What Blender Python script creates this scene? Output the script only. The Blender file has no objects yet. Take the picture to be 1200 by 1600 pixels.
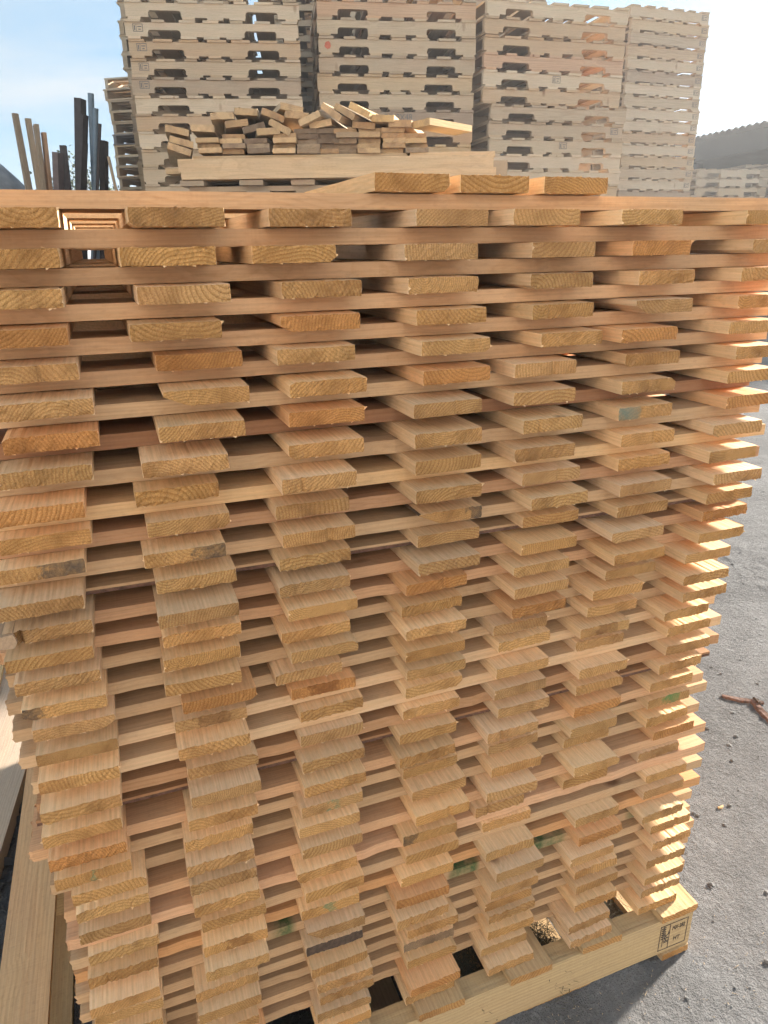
import bpy, math, random
import numpy as np
from mathutils import Vector, Matrix

random.seed(7)
rng = np.random.default_rng(11)
scene = bpy.context.scene
col = scene.collection

# ------------------------------------------------------------------ camera
CAM = Vector((0.1291, -0.8065, 1.2907))
YAW, PITCH, ROLL = 0.35809, 0.35487, -0.01504
cam_data = bpy.data.cameras.new('camera')
cam = bpy.data.objects.new('camera', cam_data)
col.objects.link(cam)
cam_data.sensor_fit = 'VERTICAL'
cam_data.sensor_height = 36.0
cam_data.lens = 36.0 * 1113.4 / 1600.0
cam_data.clip_start = 0.02
cam_data.clip_end = 4000
cam.matrix_world = (Matrix.Translation(CAM) @ Matrix.Rotation(-YAW, 4, 'Z')
                    @ Matrix.Rotation(math.pi / 2 - PITCH, 4, 'X') @ Matrix.Rotation(ROLL, 4, 'Z'))
scene.camera = cam

# ------------------------------------------------------------------ light
SUN_AZ = math.radians(72)      # from +Y towards +X
SUN_EL = math.radians(18)
EXPOSURE = 3.08
SKY_STRENGTH = 0.05
SUN_STRENGTH = 2.6
HAZE = 0.0040
world = bpy.data.worlds.new('World')
scene.world = world
world.use_nodes = True
wn = world.node_tree
wn.nodes.clear()
w_out = wn.nodes.new('ShaderNodeOutputWorld')
w_bg = wn.nodes.new('ShaderNodeBackground')
w_sky = wn.nodes.new('ShaderNodeTexSky')
w_sky.sky_type = 'NISHITA'
w_sky.sun_disc = False
w_sky.sun_elevation = SUN_EL
w_sky.sun_rotation = SUN_AZ
w_sky.altitude = 200
w_sky.air_density = 1.0
w_sky.dust_density = 0.1
w_sky.ozone_density = 1.5
w_bg.inputs['Strength'].default_value = SKY_STRENGTH
# thin high cloud over the whole dome
w_tc = wn.nodes.new('ShaderNodeTexCoord')
w_map = wn.nodes.new('ShaderNodeMapping')
w_map.inputs['Scale'].default_value = (1.0, 1.0, 4.5)
w_noise = wn.nodes.new('ShaderNodeTexNoise')
w_noise.inputs['Scale'].default_value = 2.2
w_noise.inputs['Detail'].default_value = 7
w_noise.inputs['Roughness'].default_value = 0.55
w_noise.inputs['Distortion'].default_value = 0.6
w_ramp = wn.nodes.new('ShaderNodeMapRange')
w_ramp.inputs['From Min'].default_value = 0.44
w_ramp.inputs['From Max'].default_value = 0.66
w_ramp.inputs['To Min'].default_value = 0.0
w_ramp.inputs['To Max'].default_value = 0.9
w_mix = wn.nodes.new('ShaderNodeMixRGB')
wn.links.new(w_tc.outputs['Generated'], w_map.inputs['Vector'])
wn.links.new(w_map.outputs[0], w_noise.inputs['Vector'])
wn.links.new(w_noise.outputs['Fac'], w_ramp.inputs['Value'])
wn.links.new(w_ramp.outputs[0], w_mix.inputs['Fac'])
w_blue = wn.nodes.new('ShaderNodeMixRGB')
w_blue.blend_type = 'MULTIPLY'
w_blue.inputs['Fac'].default_value = 1.0
w_blue.inputs['Color2'].default_value = (0.84, 0.95, 1.06, 1)
wn.links.new(w_sky.outputs[0], w_blue.inputs['Color1'])
# an even pale-blue haze layer over the whole dome, then white cloud wisps
w_haze = wn.nodes.new('ShaderNodeMixRGB')
w_haze.inputs['Fac'].default_value = 0.90
w_haze.inputs['Color2'].default_value = (0.82, 1.36, 1.85, 1)
wn.links.new(w_blue.outputs[0], w_haze.inputs['Color1'])
wn.links.new(w_haze.outputs[0], w_mix.inputs['Color1'])
w_mix.inputs['Color2'].default_value = (1.75, 1.95, 2.1, 1)
wn.links.new(w_mix.outputs[0], w_bg.inputs['Color'])
wn.links.new(w_bg.outputs[0], w_out.inputs['Surface'])

sun_data = bpy.data.lights.new('sun', 'SUN')
sun_data.energy = SUN_STRENGTH
sun_data.angle = math.radians(4.0)
sun_data.color = (1.0, 0.93, 0.82)
sun = bpy.data.objects.new('sun', sun_data)
col.objects.link(sun)
sun_dir = Vector((math.cos(SUN_EL) * math.sin(SUN_AZ), math.cos(SUN_EL) * math.cos(SUN_AZ), math.sin(SUN_EL)))
sun.rotation_euler = sun_dir.to_track_quat('Z', 'Y').to_euler()

scene.view_settings.view_transform = 'Standard'
scene.view_settings.look = 'None'
scene.view_settings.exposure = EXPOSURE
scene.view_settings.gamma = 1.0
scene.view_settings.use_curve_mapping = False
scene.cycles.max_bounces = 6
scene.cycles.diffuse_bounces = 4
scene.cycles.glossy_bounces = 2
scene.cycles.caustics_reflective = False
scene.cycles.volume_bounces = 0
scene.cycles.use_adaptive_sampling = True
scene.cycles.adaptive_threshold = 0.025
scene.cycles.use_denoising = True

FWD = Vector((math.sin(YAW), math.cos(YAW), 0))
RIGHT = Vector((math.cos(YAW), -math.sin(YAW), 0))


def bgp(fwd, right, z):
    """A point of the yard: metres ahead of and to the right of the stack's corner, height z."""
    p = Vector((CAM.x, CAM.y, 0)) + FWD * fwd + RIGHT * right
    return Vector((p.x, p.y, z))


# ------------------------------------------------------------------ node helper
class NT:
    def __init__(self, name):
        self.m = bpy.data.materials.new(name)
        self.m.use_nodes = True
        self.t = self.m.node_tree
        self.t.nodes.clear()

    def n(self, kind, ins=None, **props):
        nd = self.t.nodes.new('ShaderNode' + kind)
        for k, v in props.items():
            setattr(nd, k, v)
        for k, v in (ins or {}).items():
            s = nd.inputs[k]
            if isinstance(v, bpy.types.NodeSocket):
                self.t.links.new(v, s)
            else:
                s.default_value = v
        return nd

    def math(self, op, a, b=None, c=None, clamp=False):
        ins = {0: a}
        if b is not None:
            ins[1] = b
        if c is not None:
            ins[2] = c
        return self.n('Math', ins, operation=op, use_clamp=clamp).outputs[0]

    def mix(self, fac, a, b, mode='MIX'):
        return self.n('MixRGB', {'Fac': fac, 'Color1': a, 'Color2': b}, blend_type=mode).outputs[0]

    def rng(self, v, a, b, c=0.0, d=1.0):
        return self.n('MapRange', {'Value': v, 'From Min': a, 'From Max': b, 'To Min': c, 'To Max': d}).outputs[0]

    def noise(self, vec, scale, detail=3, rough=0.5, dist=0.0):
        return self.n('TexNoise', {'Vector': vec, 'Scale': scale, 'Detail': detail, 'Roughness': rough, 'Distortion': dist}).outputs['Fac']

    def vmul(self, vec, s):
        return self.n('VectorMath', {0: vec, 1: s}, operation='MULTIPLY').outputs[0]

    def vadd(self, vec, s):
        return self.n('VectorMath', {0: vec, 1: s}, operation='ADD').outputs[0]

    def finish(self, color, rough=0.75, bump=None, strength=0.3, dist=0.002, spec=0.25, metal=0.0):
        ins = {'Base Color': color, 'Roughness': rough, 'Specular IOR Level': spec, 'Metallic': metal}
        if bump is not None:
            b = self.n('Bump', {'Height': bump, 'Strength': strength, 'Distance': dist})
            ins['Normal'] = b.outputs[0]
        p = self.n('BsdfPrincipled', ins)
        o = self.n('OutputMaterial', {'Surface': p.outputs[0]})
        return self.m


def c4(r, g, b):
    return (r, g, b, 1.0)


def wood(name, light, dark, ring=0.0048, ring_amt=0.55, end=False, grey=0.0, saw=0.5, island=False,
         stain=None, gate=False, knots=True, bump=0.35, tint=True, blotch=0.35):
    """Solid wood: growth rings round a pith, fibre streaks, knots; the board's long axis is its local Y."""
    w = NT(name)
    tc = w.n('TexCoord')
    oi = w.n('ObjectInfo')
    rnd = oi.outputs['Random']
    if island:
        rnd = w.n('NewGeometry').outputs['Random Per Island']
    pos = tc.outputs['Object']
    off = w.n('CombineXYZ', {'X': w.math('MULTIPLY', rnd, 37.0), 'Y': w.math('MULTIPLY', rnd, 91.0), 'Z': w.math('MULTIPLY', rnd, 53.0)}).outputs[0]
    sep = w.n('SeparateXYZ', {0: pos})
    x, y, z = sep.outputs[0], sep.outputs[1], sep.outputs[2]
    # knots
    kv = w.vadd(w.vmul(pos, (12.0, 7.0, 3.0)), off)
    vor = w.n('TexVoronoi', {'Vector': kv, 'Scale': 1.0, 'Randomness': 1.0}, feature='F1')
    kd = vor.outputs['Distance']
    ksel = w.rng(w.n('SeparateXYZ', {0: vor.outputs['Color']}).outputs[0], 0.72, 0.75)
    knot = w.math('MULTIPLY', w.rng(kd, 0.05, 0.14, 1.0, 0.0), ksel)
    kflow = w.math('MULTIPLY', w.rng(kd, 0.05, 0.45, 1.0, 0.0), ksel)
    warp = w.noise(w.vadd(w.vmul(pos, (14.0, 2.2, 14.0)), off), 1.0, 1, 0.5)
    warp2 = w.noise(w.vadd(w.vmul(pos, (60.0, 10.0, 60.0)), off), 1.0, 0, 0.5)
    ox = w.math('MULTIPLY_ADD', w.math('FRACT', w.math('MULTIPLY', rnd, 13.37)), 0.15, -0.075)
    sgn = w.math('SIGN', w.math('SUBTRACT', w.math('FRACT', w.math('MULTIPLY', rnd, 5.71)), 0.5))
    oz = w.math('MULTIPLY', w.math('MULTIPLY_ADD', w.math('FRACT', w.math('MULTIPLY', rnd, 29.1)), 0.09, 0.004), sgn)
    dx = w.math('SUBTRACT', x, ox)
    dz = w.math('SUBTRACT', z, oz)
    r = w.math('SQRT', w.math('ADD', w.math('MULTIPLY', dx, dx), w.math('MULTIPLY', dz, dz)))
    r = w.math('ADD', r, w.math('MULTIPLY', warp, 0.022))
    r = w.math('ADD', r, w.math('MULTIPLY', warp2, 0.0022))
    if knots:
        r = w.math('ADD', r, w.math('MULTIPLY', kflow, 0.016))
    spacing = w.math('MULTIPLY_ADD', w.math('FRACT', w.math('MULTIPLY', rnd, 3.3)), ring * 0.8, ring * 0.65)
    fr = w.math('FRACT', w.math('DIVIDE', r, spacing))
    late = w.n('ValToRGB', {'Fac': fr})
    cr = late.color_ramp
    cr.elements[0].position = 0.0
    cr.elements[0].color = c4(0.12, 0.12, 0.12)
    cr.elements[1].position = 1.0
    cr.elements[1].color = c4(0.15, 0.15, 0.15)
    e = cr.elements.new(0.35); e.color = c4(0, 0, 0)
    e = cr.elements.new(0.80); e.color = c4(0.75, 0.75, 0.75)
    e = cr.elements.new(0.92); e.color = c4(1, 1, 1)
    lw = late.outputs[0]
    fibre = w.noise(w.vadd(w.vmul(pos, (420.0, 9.0, 420.0)), off), 1.0, 1, 0.6)
    big = w.noise(w.vadd(w.vmul(pos, (10.0, 3.0, 10.0)), off), 1.0, 1, 0.55)
    fac = w.math('MULTIPLY', lw, ring_amt)
    colr = w.mix(fac, c4(*light), c4(*dark))
    pink = c4(min(light[0] * 0.98, 1), light[1] * 0.84, light[2] * 0.80)
    colr = w.mix(w.math('MULTIPLY', w.rng(big, 0.4, 0.68), blotch), colr, pink)
    if not end:
        fv = w.rng(fibre, 0.3, 0.7, 0.90, 1.07)
        colr = w.mix(1.0, colr, w.n('CombineColor', {0: fv, 1: fv, 2: fv}).outputs[0], 'MULTIPLY')
    else:
        sp = w.noise(pos, 700.0, 1, 0.7)
        sv = w.rng(sp, 0.32, 0.70, 0.74, 1.18)
        colr = w.mix(1.0, colr, w.n('CombineColor', {0: sv, 1: sv, 2: sv}).outputs[0], 'MULTIPLY')
        dirt = w.noise(w.vadd(w.vmul(pos, (26.0, 26.0, 26.0)), off), 1.0, 2, 0.65)
        colr = w.mix(w.rng(dirt, 0.46, 0.74, 0.0, 0.6), colr, c4(dark[0] * 0.55, dark[1] * 0.5, dark[2] * 0.5))
    if knots:
        kn = w.noise(w.vmul(pos, (180.0, 180.0, 180.0)), 1.0, 0)
        kc = w.mix(kn, c4(0.16, 0.075, 0.035), c4(0.30, 0.15, 0.075))
        colr = w.mix(w.math('MULTIPLY', knot, 0.85), colr, kc)
    if grey > 0:
        gn = w.noise(w.vadd(w.vmul(pos, (30.0, 3.0, 30.0)), off), 1.0, 4, 0.6)
        colr = w.mix(w.rng(gn, 0.3, 0.7, grey * 0.5, min(1.0, grey * 1.3)), colr, c4(0.30, 0.28, 0.26))
    if not end:
        fz = w.noise(w.vadd(w.vmul(pos, (260.0, 95.0, 260.0)), off), 1.0, 1, 0.6)
        colr = w.mix(w.rng(fz, 0.54, 0.72, 0.0, 0.17), colr, c4(dark[0] * 0.62, dark[1] * 0.55, dark[2] * 0.55))
    # small dark specks and smudges from handling
    smn = w.noise(w.vadd(w.vmul(pos, (45.0, 18.0, 45.0)), off), 1.0, 3, 0.7)
    colr = w.mix(w.rng(smn, 0.60, 0.80, 0.0, 0.20), colr, c4(0.16, 0.12, 0.09))
    if stain is not None:
        scol, a0, a1, axis, amt = stain
        v = {'x': x, 'y': y}[axis]
        nz = w.noise(w.vadd(w.vmul(pos, (60.0, 60.0, 60.0)), off), 1.0, 4, 0.7)
        vv = w.math('ADD', v, w.math('MULTIPLY_ADD', nz, 0.070, -0.035))
        m = w.math('MULTIPLY', w.rng(vv, a0 - 0.004, a0 + 0.004), w.rng(vv, a1 - 0.004, a1 + 0.004, 1.0, 0.0))
        m = w.math('MULTIPLY', m, w.rng(nz, 0.30, 0.62, amt * 0.35, amt))
        if gate:
            gt = w.noise(w.vmul(pos, (2.0, 13.0, 2.0)), 1.0, 1, 0.5)
            m = w.math('MULTIPLY', m, w.rng(gt, 0.46, 0.56))
        colr = w.mix(m, colr, c4(*scol))
    if tint:
        colr = w.mix(1.0, colr, oi.outputs['Color'], 'MULTIPLY')
    if island:
        iv = w.rng(rnd, 0.0, 1.0, 0.72, 1.12)
        colr = w.mix(1.0, colr, w.n('CombineColor', {0: iv, 1: iv, 2: iv}).outputs[0], 'MULTIPLY')
    if end:
        return w.finish(colr, 0.9, sp, 0.6, 0.0020, 0.12)
    sawn = w.noise(w.vmul(pos, (10.0, 300.0, 10.0)), 1.0, 0, 0.6)
    h = w.math('ADD', w.math('MULTIPLY', fibre, 0.6), w.math('MULTIPLY', sawn, saw))
    return w.finish(colr, 0.8, h, bump, 0.0012, 0.10)


def plain(name, color, rough=0.7, var=0.25, scale=30.0, bump=0.2, metal=0.0, tint=False, dark=None):
    w = NT(name)
    tc = w.n('TexCoord')
    pos = tc.outputs['Object']
    a = w.noise(pos, scale, 5, 0.6)
    d = dark or (color[0] * (1 - var), color[1] * (1 - var), color[2] * (1 - var))
    colr = w.mix(w.rng(a, 0.3, 0.7), c4(*d), c4(*color))
    if tint:
        colr = w.mix(1.0, colr, w.n('ObjectInfo').outputs['Color'], 'MULTIPLY')
    return w.finish(colr, rough, a, bump, 0.003, 0.3, metal)


# ------------------------------------------------------------------ materials
SIDE_L, SIDE_D = (0.82, 0.560, 0.325), (0.69, 0.430, 0.215)
END_L, END_D = (0.53, 0.298, 0.120), (0.34, 0.168, 0.056)
M = {}
M['side'] = wood('pine_face', SIDE_L, SIDE_D, ring_amt=0.42, blotch=0.18)
M['end'] = wood('pine_end_grain', END_L, END_D, ring=0.0038, ring_amt=1.0, end=True, knots=False)
M['inner'] = wood('pine_inner', SIDE_L, SIDE_D, ring_amt=0.45, island=True, knots=False, tint=False)
M['bark'] = plain('bark', (0.13, 0.085, 0.06), 0.95, 0.6, 160.0, 0.9)
M['bark_red'] = plain('bark_red', (0.19, 0.10, 0.07), 0.9, 0.6, 120.0, 0.8)


def stained_end(name, stain):
    return wood(name, END_L, END_D, ring=0.0036, ring_amt=0.8, end=True, knots=False, stain=stain)


M['end_dark_right'] = stained_end('pine_end_grey_mould', ((0.055, 0.05, 0.048), 0.004, 0.08, 'x', 0.8))
M['end_dark_corner'] = stained_end('pine_end_grey_corner', ((0.05, 0.048, 0.05), 0.022, 0.08, 'x', 0.8))
M['end_dark_left'] = stained_end('pine_end_dark_left', ((0.05, 0.045, 0.045), -0.08, -0.024, 'x', 0.9))
M['end_blue'] = stained_end('pine_end_blue_stain', ((0.09, 0.19, 0.18), -0.050, -0.012, 'x', 0.75))
M['end_brown'] = stained_end('pine_end_brown_knot', ((0.20, 0.09, 0.035), -0.014, 0.022, 'x', 0.9))
M['end_tick'] = stained_end('pine_end_green_tick', ((0.02, 0.20, 0.13), 0.000, 0.004, 'x', 1.0))
M['end_green'] = stained_end('pine_end_green_spray', ((0.02, 0.23, 0.07), -0.005, 0.022, 'x', 0.75))
M['side_green'] = wood('pine_face_green_spray', SIDE_L, SIDE_D, stain=((0.010, 0.14, 0.045), 0.26, 0.96, 'y', 0.9), gate=True)
M['pallet'] = wood('pallet_wood', (0.58, 0.455, 0.32), (0.40, 0.295, 0.20), ring=0.007, ring_amt=0.5, grey=0.16, saw=0.3)
M['pallet_far'] = wood('pallet_wood_far', (0.54, 0.43, 0.305), (0.38, 0.29, 0.20), ring=0.008, ring_amt=0.4, grey=0.2, saw=0.3, island=True, tint=True, knots=False)
M['pallet_new'] = wood('pallet_wood_new', (0.56, 0.40, 0.22), (0.40, 0.25, 0.12), ring=0.006, ring_amt=0.5, grey=0.12, saw=0.8)
M['old'] = wood('weathered_wood', (0.54, 0.41, 0.27), (0.35, 0.25, 0.16), ring=0.005, ring_amt=0.5, grey=0.25, saw=0.3)
M['grey_end'] = wood('rotten_end', (0.30, 0.20, 0.12), (0.14, 0.09, 0.055), ring=0.003, ring_amt=0.8, end=True, knots=False)
M['old_end'] = wood('weathered_end', (0.58, 0.43, 0.27), (0.36, 0.24, 0.14), ring=0.0042, ring_amt=0.6, end=True, grey=0.18, knots=False)
M['ink'] = plain('stamp_ink', (0.15, 0.12, 0.095), 0.8, 0.4, 420.0, 0.0, dark=(0.025, 0.022, 0.022))
M['ink_faded'] = plain('stamp_ink_faded', (0.20, 0.18, 0.17), 0.8, 0.35, 200.0, 0.0)
M['orange_paint'] = plain('orange_spray', (0.62, 0.17, 0.10), 0.7, 0.3, 60.0, 0.0)
M['steel_dark'] = plain('rusted_dark_steel', (0.060, 0.046, 0.046), 0.65, 0.4, 25.0, 0.3)
M['steel_blue'] = plain('painted_blue_grey_steel', (0.17, 0.23, 0.29), 0.5, 0.25, 20.0, 0.1)
M['steel_brown'] = plain('brown_primer_steel', (0.17, 0.12, 0.11), 0.65, 0.3, 25.0, 0.2)
M['tarp'] = plain('grey_tarp', (0.33, 0.33, 0.34), 0.6, 0.45, 9.0, 0.5)
M['cable'] = plain('black_cable', (0.03, 0.03, 0.032), 0.6, 0.2, 20.0, 0.1)
M['roof'] = plain('galvanised_roof', (0.06, 0.066, 0.07), 0.6, 0.35, 3.0, 0.1)
M['shed_wall'] = plain('grey_shed_wall', (0.12, 0.12, 0.12), 0.8, 0.3, 2.0, 0.1)
M['shed_dark'] = plain('dark_shed_fascia', (0.02, 0.022, 0.025), 0.7, 0.3, 2.0, 0.1)
M['cream'] = plain('cream_cladding', (0.60, 0.57, 0.53), 0.6, 0.12, 1.2, 0.05)  # pale face of the added building that throws sunlight onto the stack
M['leaf'] = plain('leaf', (0.085, 0.12, 0.035), 0.6, 0.5, 3.0, 0.0, tint=True)
M['twig'] = plain('twig_bark', (0.14, 0.11, 0.085), 0.9, 0.4, 40.0, 0.4)
M['straw'] = plain('straw', (0.13, 0.115, 0.07), 0.9, 0.5, 200.0, 0.2)
M['stone'] = plain('stone', (0.19, 0.185, 0.18), 0.9, 0.35, 60.0, 0.4)
M['stone_dark'] = plain('dark_stone', (0.075, 0.072, 0.075), 0.85, 0.4, 40.0, 0.5)
M['chip'] = wood('wood_chip', (0.62, 0.46, 0.27), (0.45, 0.29, 0.14), knots=False)


def ground_material():
    w = NT('dusty_yard')
    tc = w.n('TexCoord')
    pos = tc.outputs['Object']
    a = w.noise(pos, 1.3, 6, 0.6)
    b = w.noise(pos, 9.0, 6, 0.65)
    c = w.noise(pos, 70.0, 5, 0.7)
    d = w.noise(pos, 320.0, 3, 0.7)
    colr = w.mix(w.rng(a, 0.35, 0.68), c4(0.130, 0.126, 0.125), c4(0.215, 0.208, 0.206))
    e = w.noise(pos, 3.1, 5, 0.7, 0.8)
    colr = w.mix(w.rng(e, 0.50, 0.70, 0.0, 0.6), colr, c4(0.245, 0.238, 0.236))
    colr = w.mix(w.rng(e, 0.46, 0.30, 0.0, 0.5), colr, c4(0.092, 0.088, 0.087))
    colr = w.mix(w.rng(b, 0.42, 0.72, 0.0, 0.55), colr, c4(0.105, 0.101, 0.100))
    colr = w.mix(w.rng(c, 0.52, 0.70, 0.0, 0.7), colr, c4(0.28, 0.273, 0.27))
    colr = w.mix(w.rng(d, 0.55, 0.68, 0.0, 0.65), colr, c4(0.07, 0.065, 0.063))
    h = w.math('ADD', w.math('MULTIPLY', b, 1.0), w.math('ADD', w.math('MULTIPLY', c, 0.55), w.math('MULTIPLY', d, 0.22)))
    return w.finish(colr, 0.95, h, 1.0, 0.026, 0.1)


M['ground'] = ground_material()


# ------------------------------------------------------------------ object helpers
def obj(name, mesh, parent=None, loc=None, rot=None, color=None, scale=None, mat=None):
    o = bpy.data.objects.new(name, mesh)
    col.objects.link(o)
    if parent is not None:
        o.parent = parent
    if loc is not None:
        o.location = loc
    if rot is not None:
        o.rotation_euler = rot
    if scale is not None:
        o.scale = scale
    if color is not None:
        o.color = (color[0], color[1], color[2], 1.0)
    if mat is not None:
        o.material_slots[0].link = 'OBJECT'
        o.material_slots[0].material = mat
    return o


def empty(name, loc=(0, 0, 0), rotz=0.0):
    o = bpy.data.objects.new(name, None)
    o.empty_display_size = 0.05
    col.objects.link(o)
    o.location = loc
    o.rotation_euler = (0, 0, rotz)
    return o


def tag(o, label, cat, group=None, kind=None):
    o['label'] = label
    if cat:
        o['category'] = cat
    if group:
        o['group'] = group
    if kind:
        o['kind'] = kind
    return o


def mesh_from(name, verts, faces, mats, mi=None, smooth=False):
    me = bpy.data.meshes.new(name)
    me.from_pydata([tuple(v) for v in verts], [], faces)
    for m in mats:
        me.materials.append(m)
    if mi is not None:
        me.polygons.foreach_set('material_index', mi)
    if smooth:
        me.polygons.foreach_set('use_smooth', [True] * len(me.polygons))
    me.update()
    return me


class MB:
    """Collects simple solids into one mesh."""
    def __init__(self):
        self.v, self.f, self.m = [], [], []

    def box(self, lo, hi, mi=0, mat=None, jit=0.0):
        b = len(self.v)
        for z in (lo[2], hi[2]):
            for x, y in ((lo[0], lo[1]), (hi[0], lo[1]), (hi[0], hi[1]), (lo[0], hi[1])):
                p = Vector((x + random.uniform(-jit, jit), y + random.uniform(-jit, jit), z))
                self.v.append(mat @ p if mat else p)
        for q in ((0, 3, 2, 1), (4, 5, 6, 7), (0, 1, 5, 4), (1, 2, 6, 5), (2, 3, 7, 6), (3, 0, 4, 7)):
            self.f.append(tuple(b + i for i in q))
            self.m.append(mi)

    def prism(self, poly, y0, y1, mi=0):
        """poly in (x, z), extruded along y."""
        b = len(self.v)
        n = len(poly)
        for y in (y0, y1):
            for x, z in poly:
                self.v.append(Vector((x, y, z)))
        self.f.append(tuple(b + i for i in range(n)))
        self.f.append(tuple(b + n + n - 1 - i for i in range(n)))
        self.m += [mi, mi]
        for i in range(n):
            j = (i + 1) % n
            self.f.append((b + j, b + i, b + n + i, b + n + j))
            self.m.append(mi)

    def mesh(self, name, mats, smooth=False):
        return mesh_from(name, self.v, self.f, mats, self.m, smooth)


ORD = ['zeroth', 'topmost', 'second', 'third', 'fourth', 'fifth', 'sixth', 'seventh', 'eighth', 'ninth', 'tenth', 'eleventh',
       'twelfth', 'thirteenth', 'fourteenth', 'fifteenth', 'sixteenth', 'seventeenth', 'eighteenth', 'nineteenth', 'twentieth']
for t_, base in ((20, 'twenty'), (30, 'thirty')):
    for i_, s_ in enumerate(['first', 'second', 'third', 'fourth', 'fifth', 'sixth', 'seventh', 'eighth', 'ninth']):
        ORD.append(base + '-' + s_)
    if t_ == 20:
        ORD.append('thirtieth')
ENDS = [
    [57,42,0,206,56,-3,342,36,1,503,39,0,618,49,0,762,55,-5,960,48,0],
    [53,54,-1,194,59,-1,321,44,-1,487,46,-2,649,41,6,790,45,-2,982,45,0],
    [50,49,0,205,59,-1,350,40,5,493,40,8,653,36,-3,808,40,-5,977,38,-1],
    [49,50,0,194,54,-1,347,40,1,501,46,-8,652,45,6,799,51,-4,967,50,0],
    [53,45,0,216,31,-5,340,42,0,506,49,2,668,44,5,780,52,-13,959,48,0],
    [62,50,0,218,46,-3,350,50,4,510,44,2,632,45,-4,805,34,-4,980,46,0],
    [62,39,8,209,54,-3,349,42,3,492,59,8,631,48,-3,798,40,2,979,39,-1],
    [51,38,1,188,56,-6,345,49,-1,492,62,3,644,52,-8,796,42,-3,981,41,10],
    [38,50,0,177,39,-3,332,60,2,496,54,2,633,54,-4,801,47,-10,952,55,-16],
    [39,35,-1,185,44,-1,326,45,-6,495,60,3,649,48,-7,803,43,-5,943,62,3],
    [28,33,1,177,48,4,331,50,0,503,49,7,661,54,2,802,54,-8,956,65,3],
    [22,51,-1,186,48,5,327,41,-2,506,38,0,663,33,-10,804,49,1,959,53,8],
    [26,45,-10,183,67,0,324,45,-4,502,51,15,654,47,0,792,60,-2,969,41,4],
    [22,45,-8,185,53,-3,332,47,1,490,38,11,646,45,-1,796,64,-3,962,47,8],
    [25,41,-12,182,50,-5,323,42,-1,485,35,3,648,45,10,799,45,-2,946,43,4],
    [27,43,-6,180,53,5,334,38,-2,489,41,1,649,41,13,785,40,8,941,51,2],
    [32,37,-3,197,46,0,314,29,1,488,41,2,631,24,5,786,30,-1,951,44,8],
    [30,37,-12,185,32,2,335,19,-2,492,36,8,644,17,2,777,30,-5,929,35,4],
    [27,43,-13,185,42,5,344,23,10,494,25,8,634,32,3,785,12,-10,946,28,2],
    [24,52,-8,193,38,-3,341,29,2,490,26,4,632,32,2,779,34,4,948,30,-3],
    [20,50,-6,192,49,-2,339,38,11,482,33,7,640,32,7,781,26,1,942,26,3],
    [21,52,-4,185,49,3,338,45,1,479,38,4,621,37,-3,777,32,-3,933,21,0],
    [22,47,5,177,44,-5,333,42,0,491,22,5,632,21,4,772,34,-5,936,18,2],
    [36,42,-2,175,50,-15,328,40,-10,501,32,7,634,32,2,776,14,-4,936,20,1],
    [35,35,-1,176,46,0,330,42,-7,502,44,1,622,42,-6,780,42,6,959,16,0],
    [33,35,-4,177,49,-8,320,46,0,484,39,-7,611,27,-1,774,24,11,932,16,-5],
    [39,38,3,184,43,-11,329,48,-1,488,39,5,626,25,-3,785,-12,0,941,32,0],
    [33,40,-17,182,50,-9,322,44,-10,478,43,5,621,48,6,794,40,9,943,29,-4],
    [30,54,-8,180,59,-9,327,52,-4,468,49,-6,635,59,1,800,46,5,932,46,7],
    [31,41,-29,163,55,7,325,45,-1,467,53,3,628,57,-2,784,50,2,959,41,-1],
    [26,46,0,163,61,-11,329,54,8,487,47,10,624,47,-4,798,47,4,964,45,8],
    [29,47,0,165,36,0,336,55,-8,483,40,-3,635,44,-4,804,47,5,954,48,0],
    [23,52,0,159,40,0,340,48,6,488,43,8,634,45,-9,801,53,1,951,52,3],
    [39,44,0,168,45,0,334,48,-3,485,64,10,623,43,-3,785,61,8,952,48,-3],
    [33,38,0,165,52,0,334,47,0,482,50,2,632,56,-11,791,63,1,947,52,-5]]
CROSS_Y = [-2.9,-1.1,-1.7,-2.7,3.8,4.6,3.1,13.2,-3.4,-10.3,-3.7,-4.9,-0.2,6.2,6.6,12.8,5.3,1.3,-5.6,-12.0,-8.9,3.1,-6.0,4.0,4.5,-9.2,-20.2,-19.2,-12.4,-11.5,-12.3,-6.8,-2.4,-4.7,-5.7,0.0]
CROSS_SLOPE = [-3.2,-0.6,0.3,0.5,-8.7,-9.1,-3.7,-2.7,-12.6,-10.2,-16.4,-18.5,-20.0,-6.7,-3.6,14.3,9.0,19.9,17.0,9.4,4.4,-2.9,1.0,5.3,-1.7,-0.1,4.4,4.4,-8.3,0.2,1.0,-8.4,-10.9,-1.7,-2.1,0.0]
EXTRA = [0.0,0.41,0.16,-0.54,-1.11,-0.34,-0.28,0.04,0.78,-0.03,-1.25,-1.89,-2.06,-2.45,-2.57,-2.27,-1.92,-1.39,-0.41,0.22,0.35,0.4,0.67,1.08,1.62,1.99,2.17,2.02,1.66,1.24,0.95,0.63,0.5,0.42,0.19]

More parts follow.
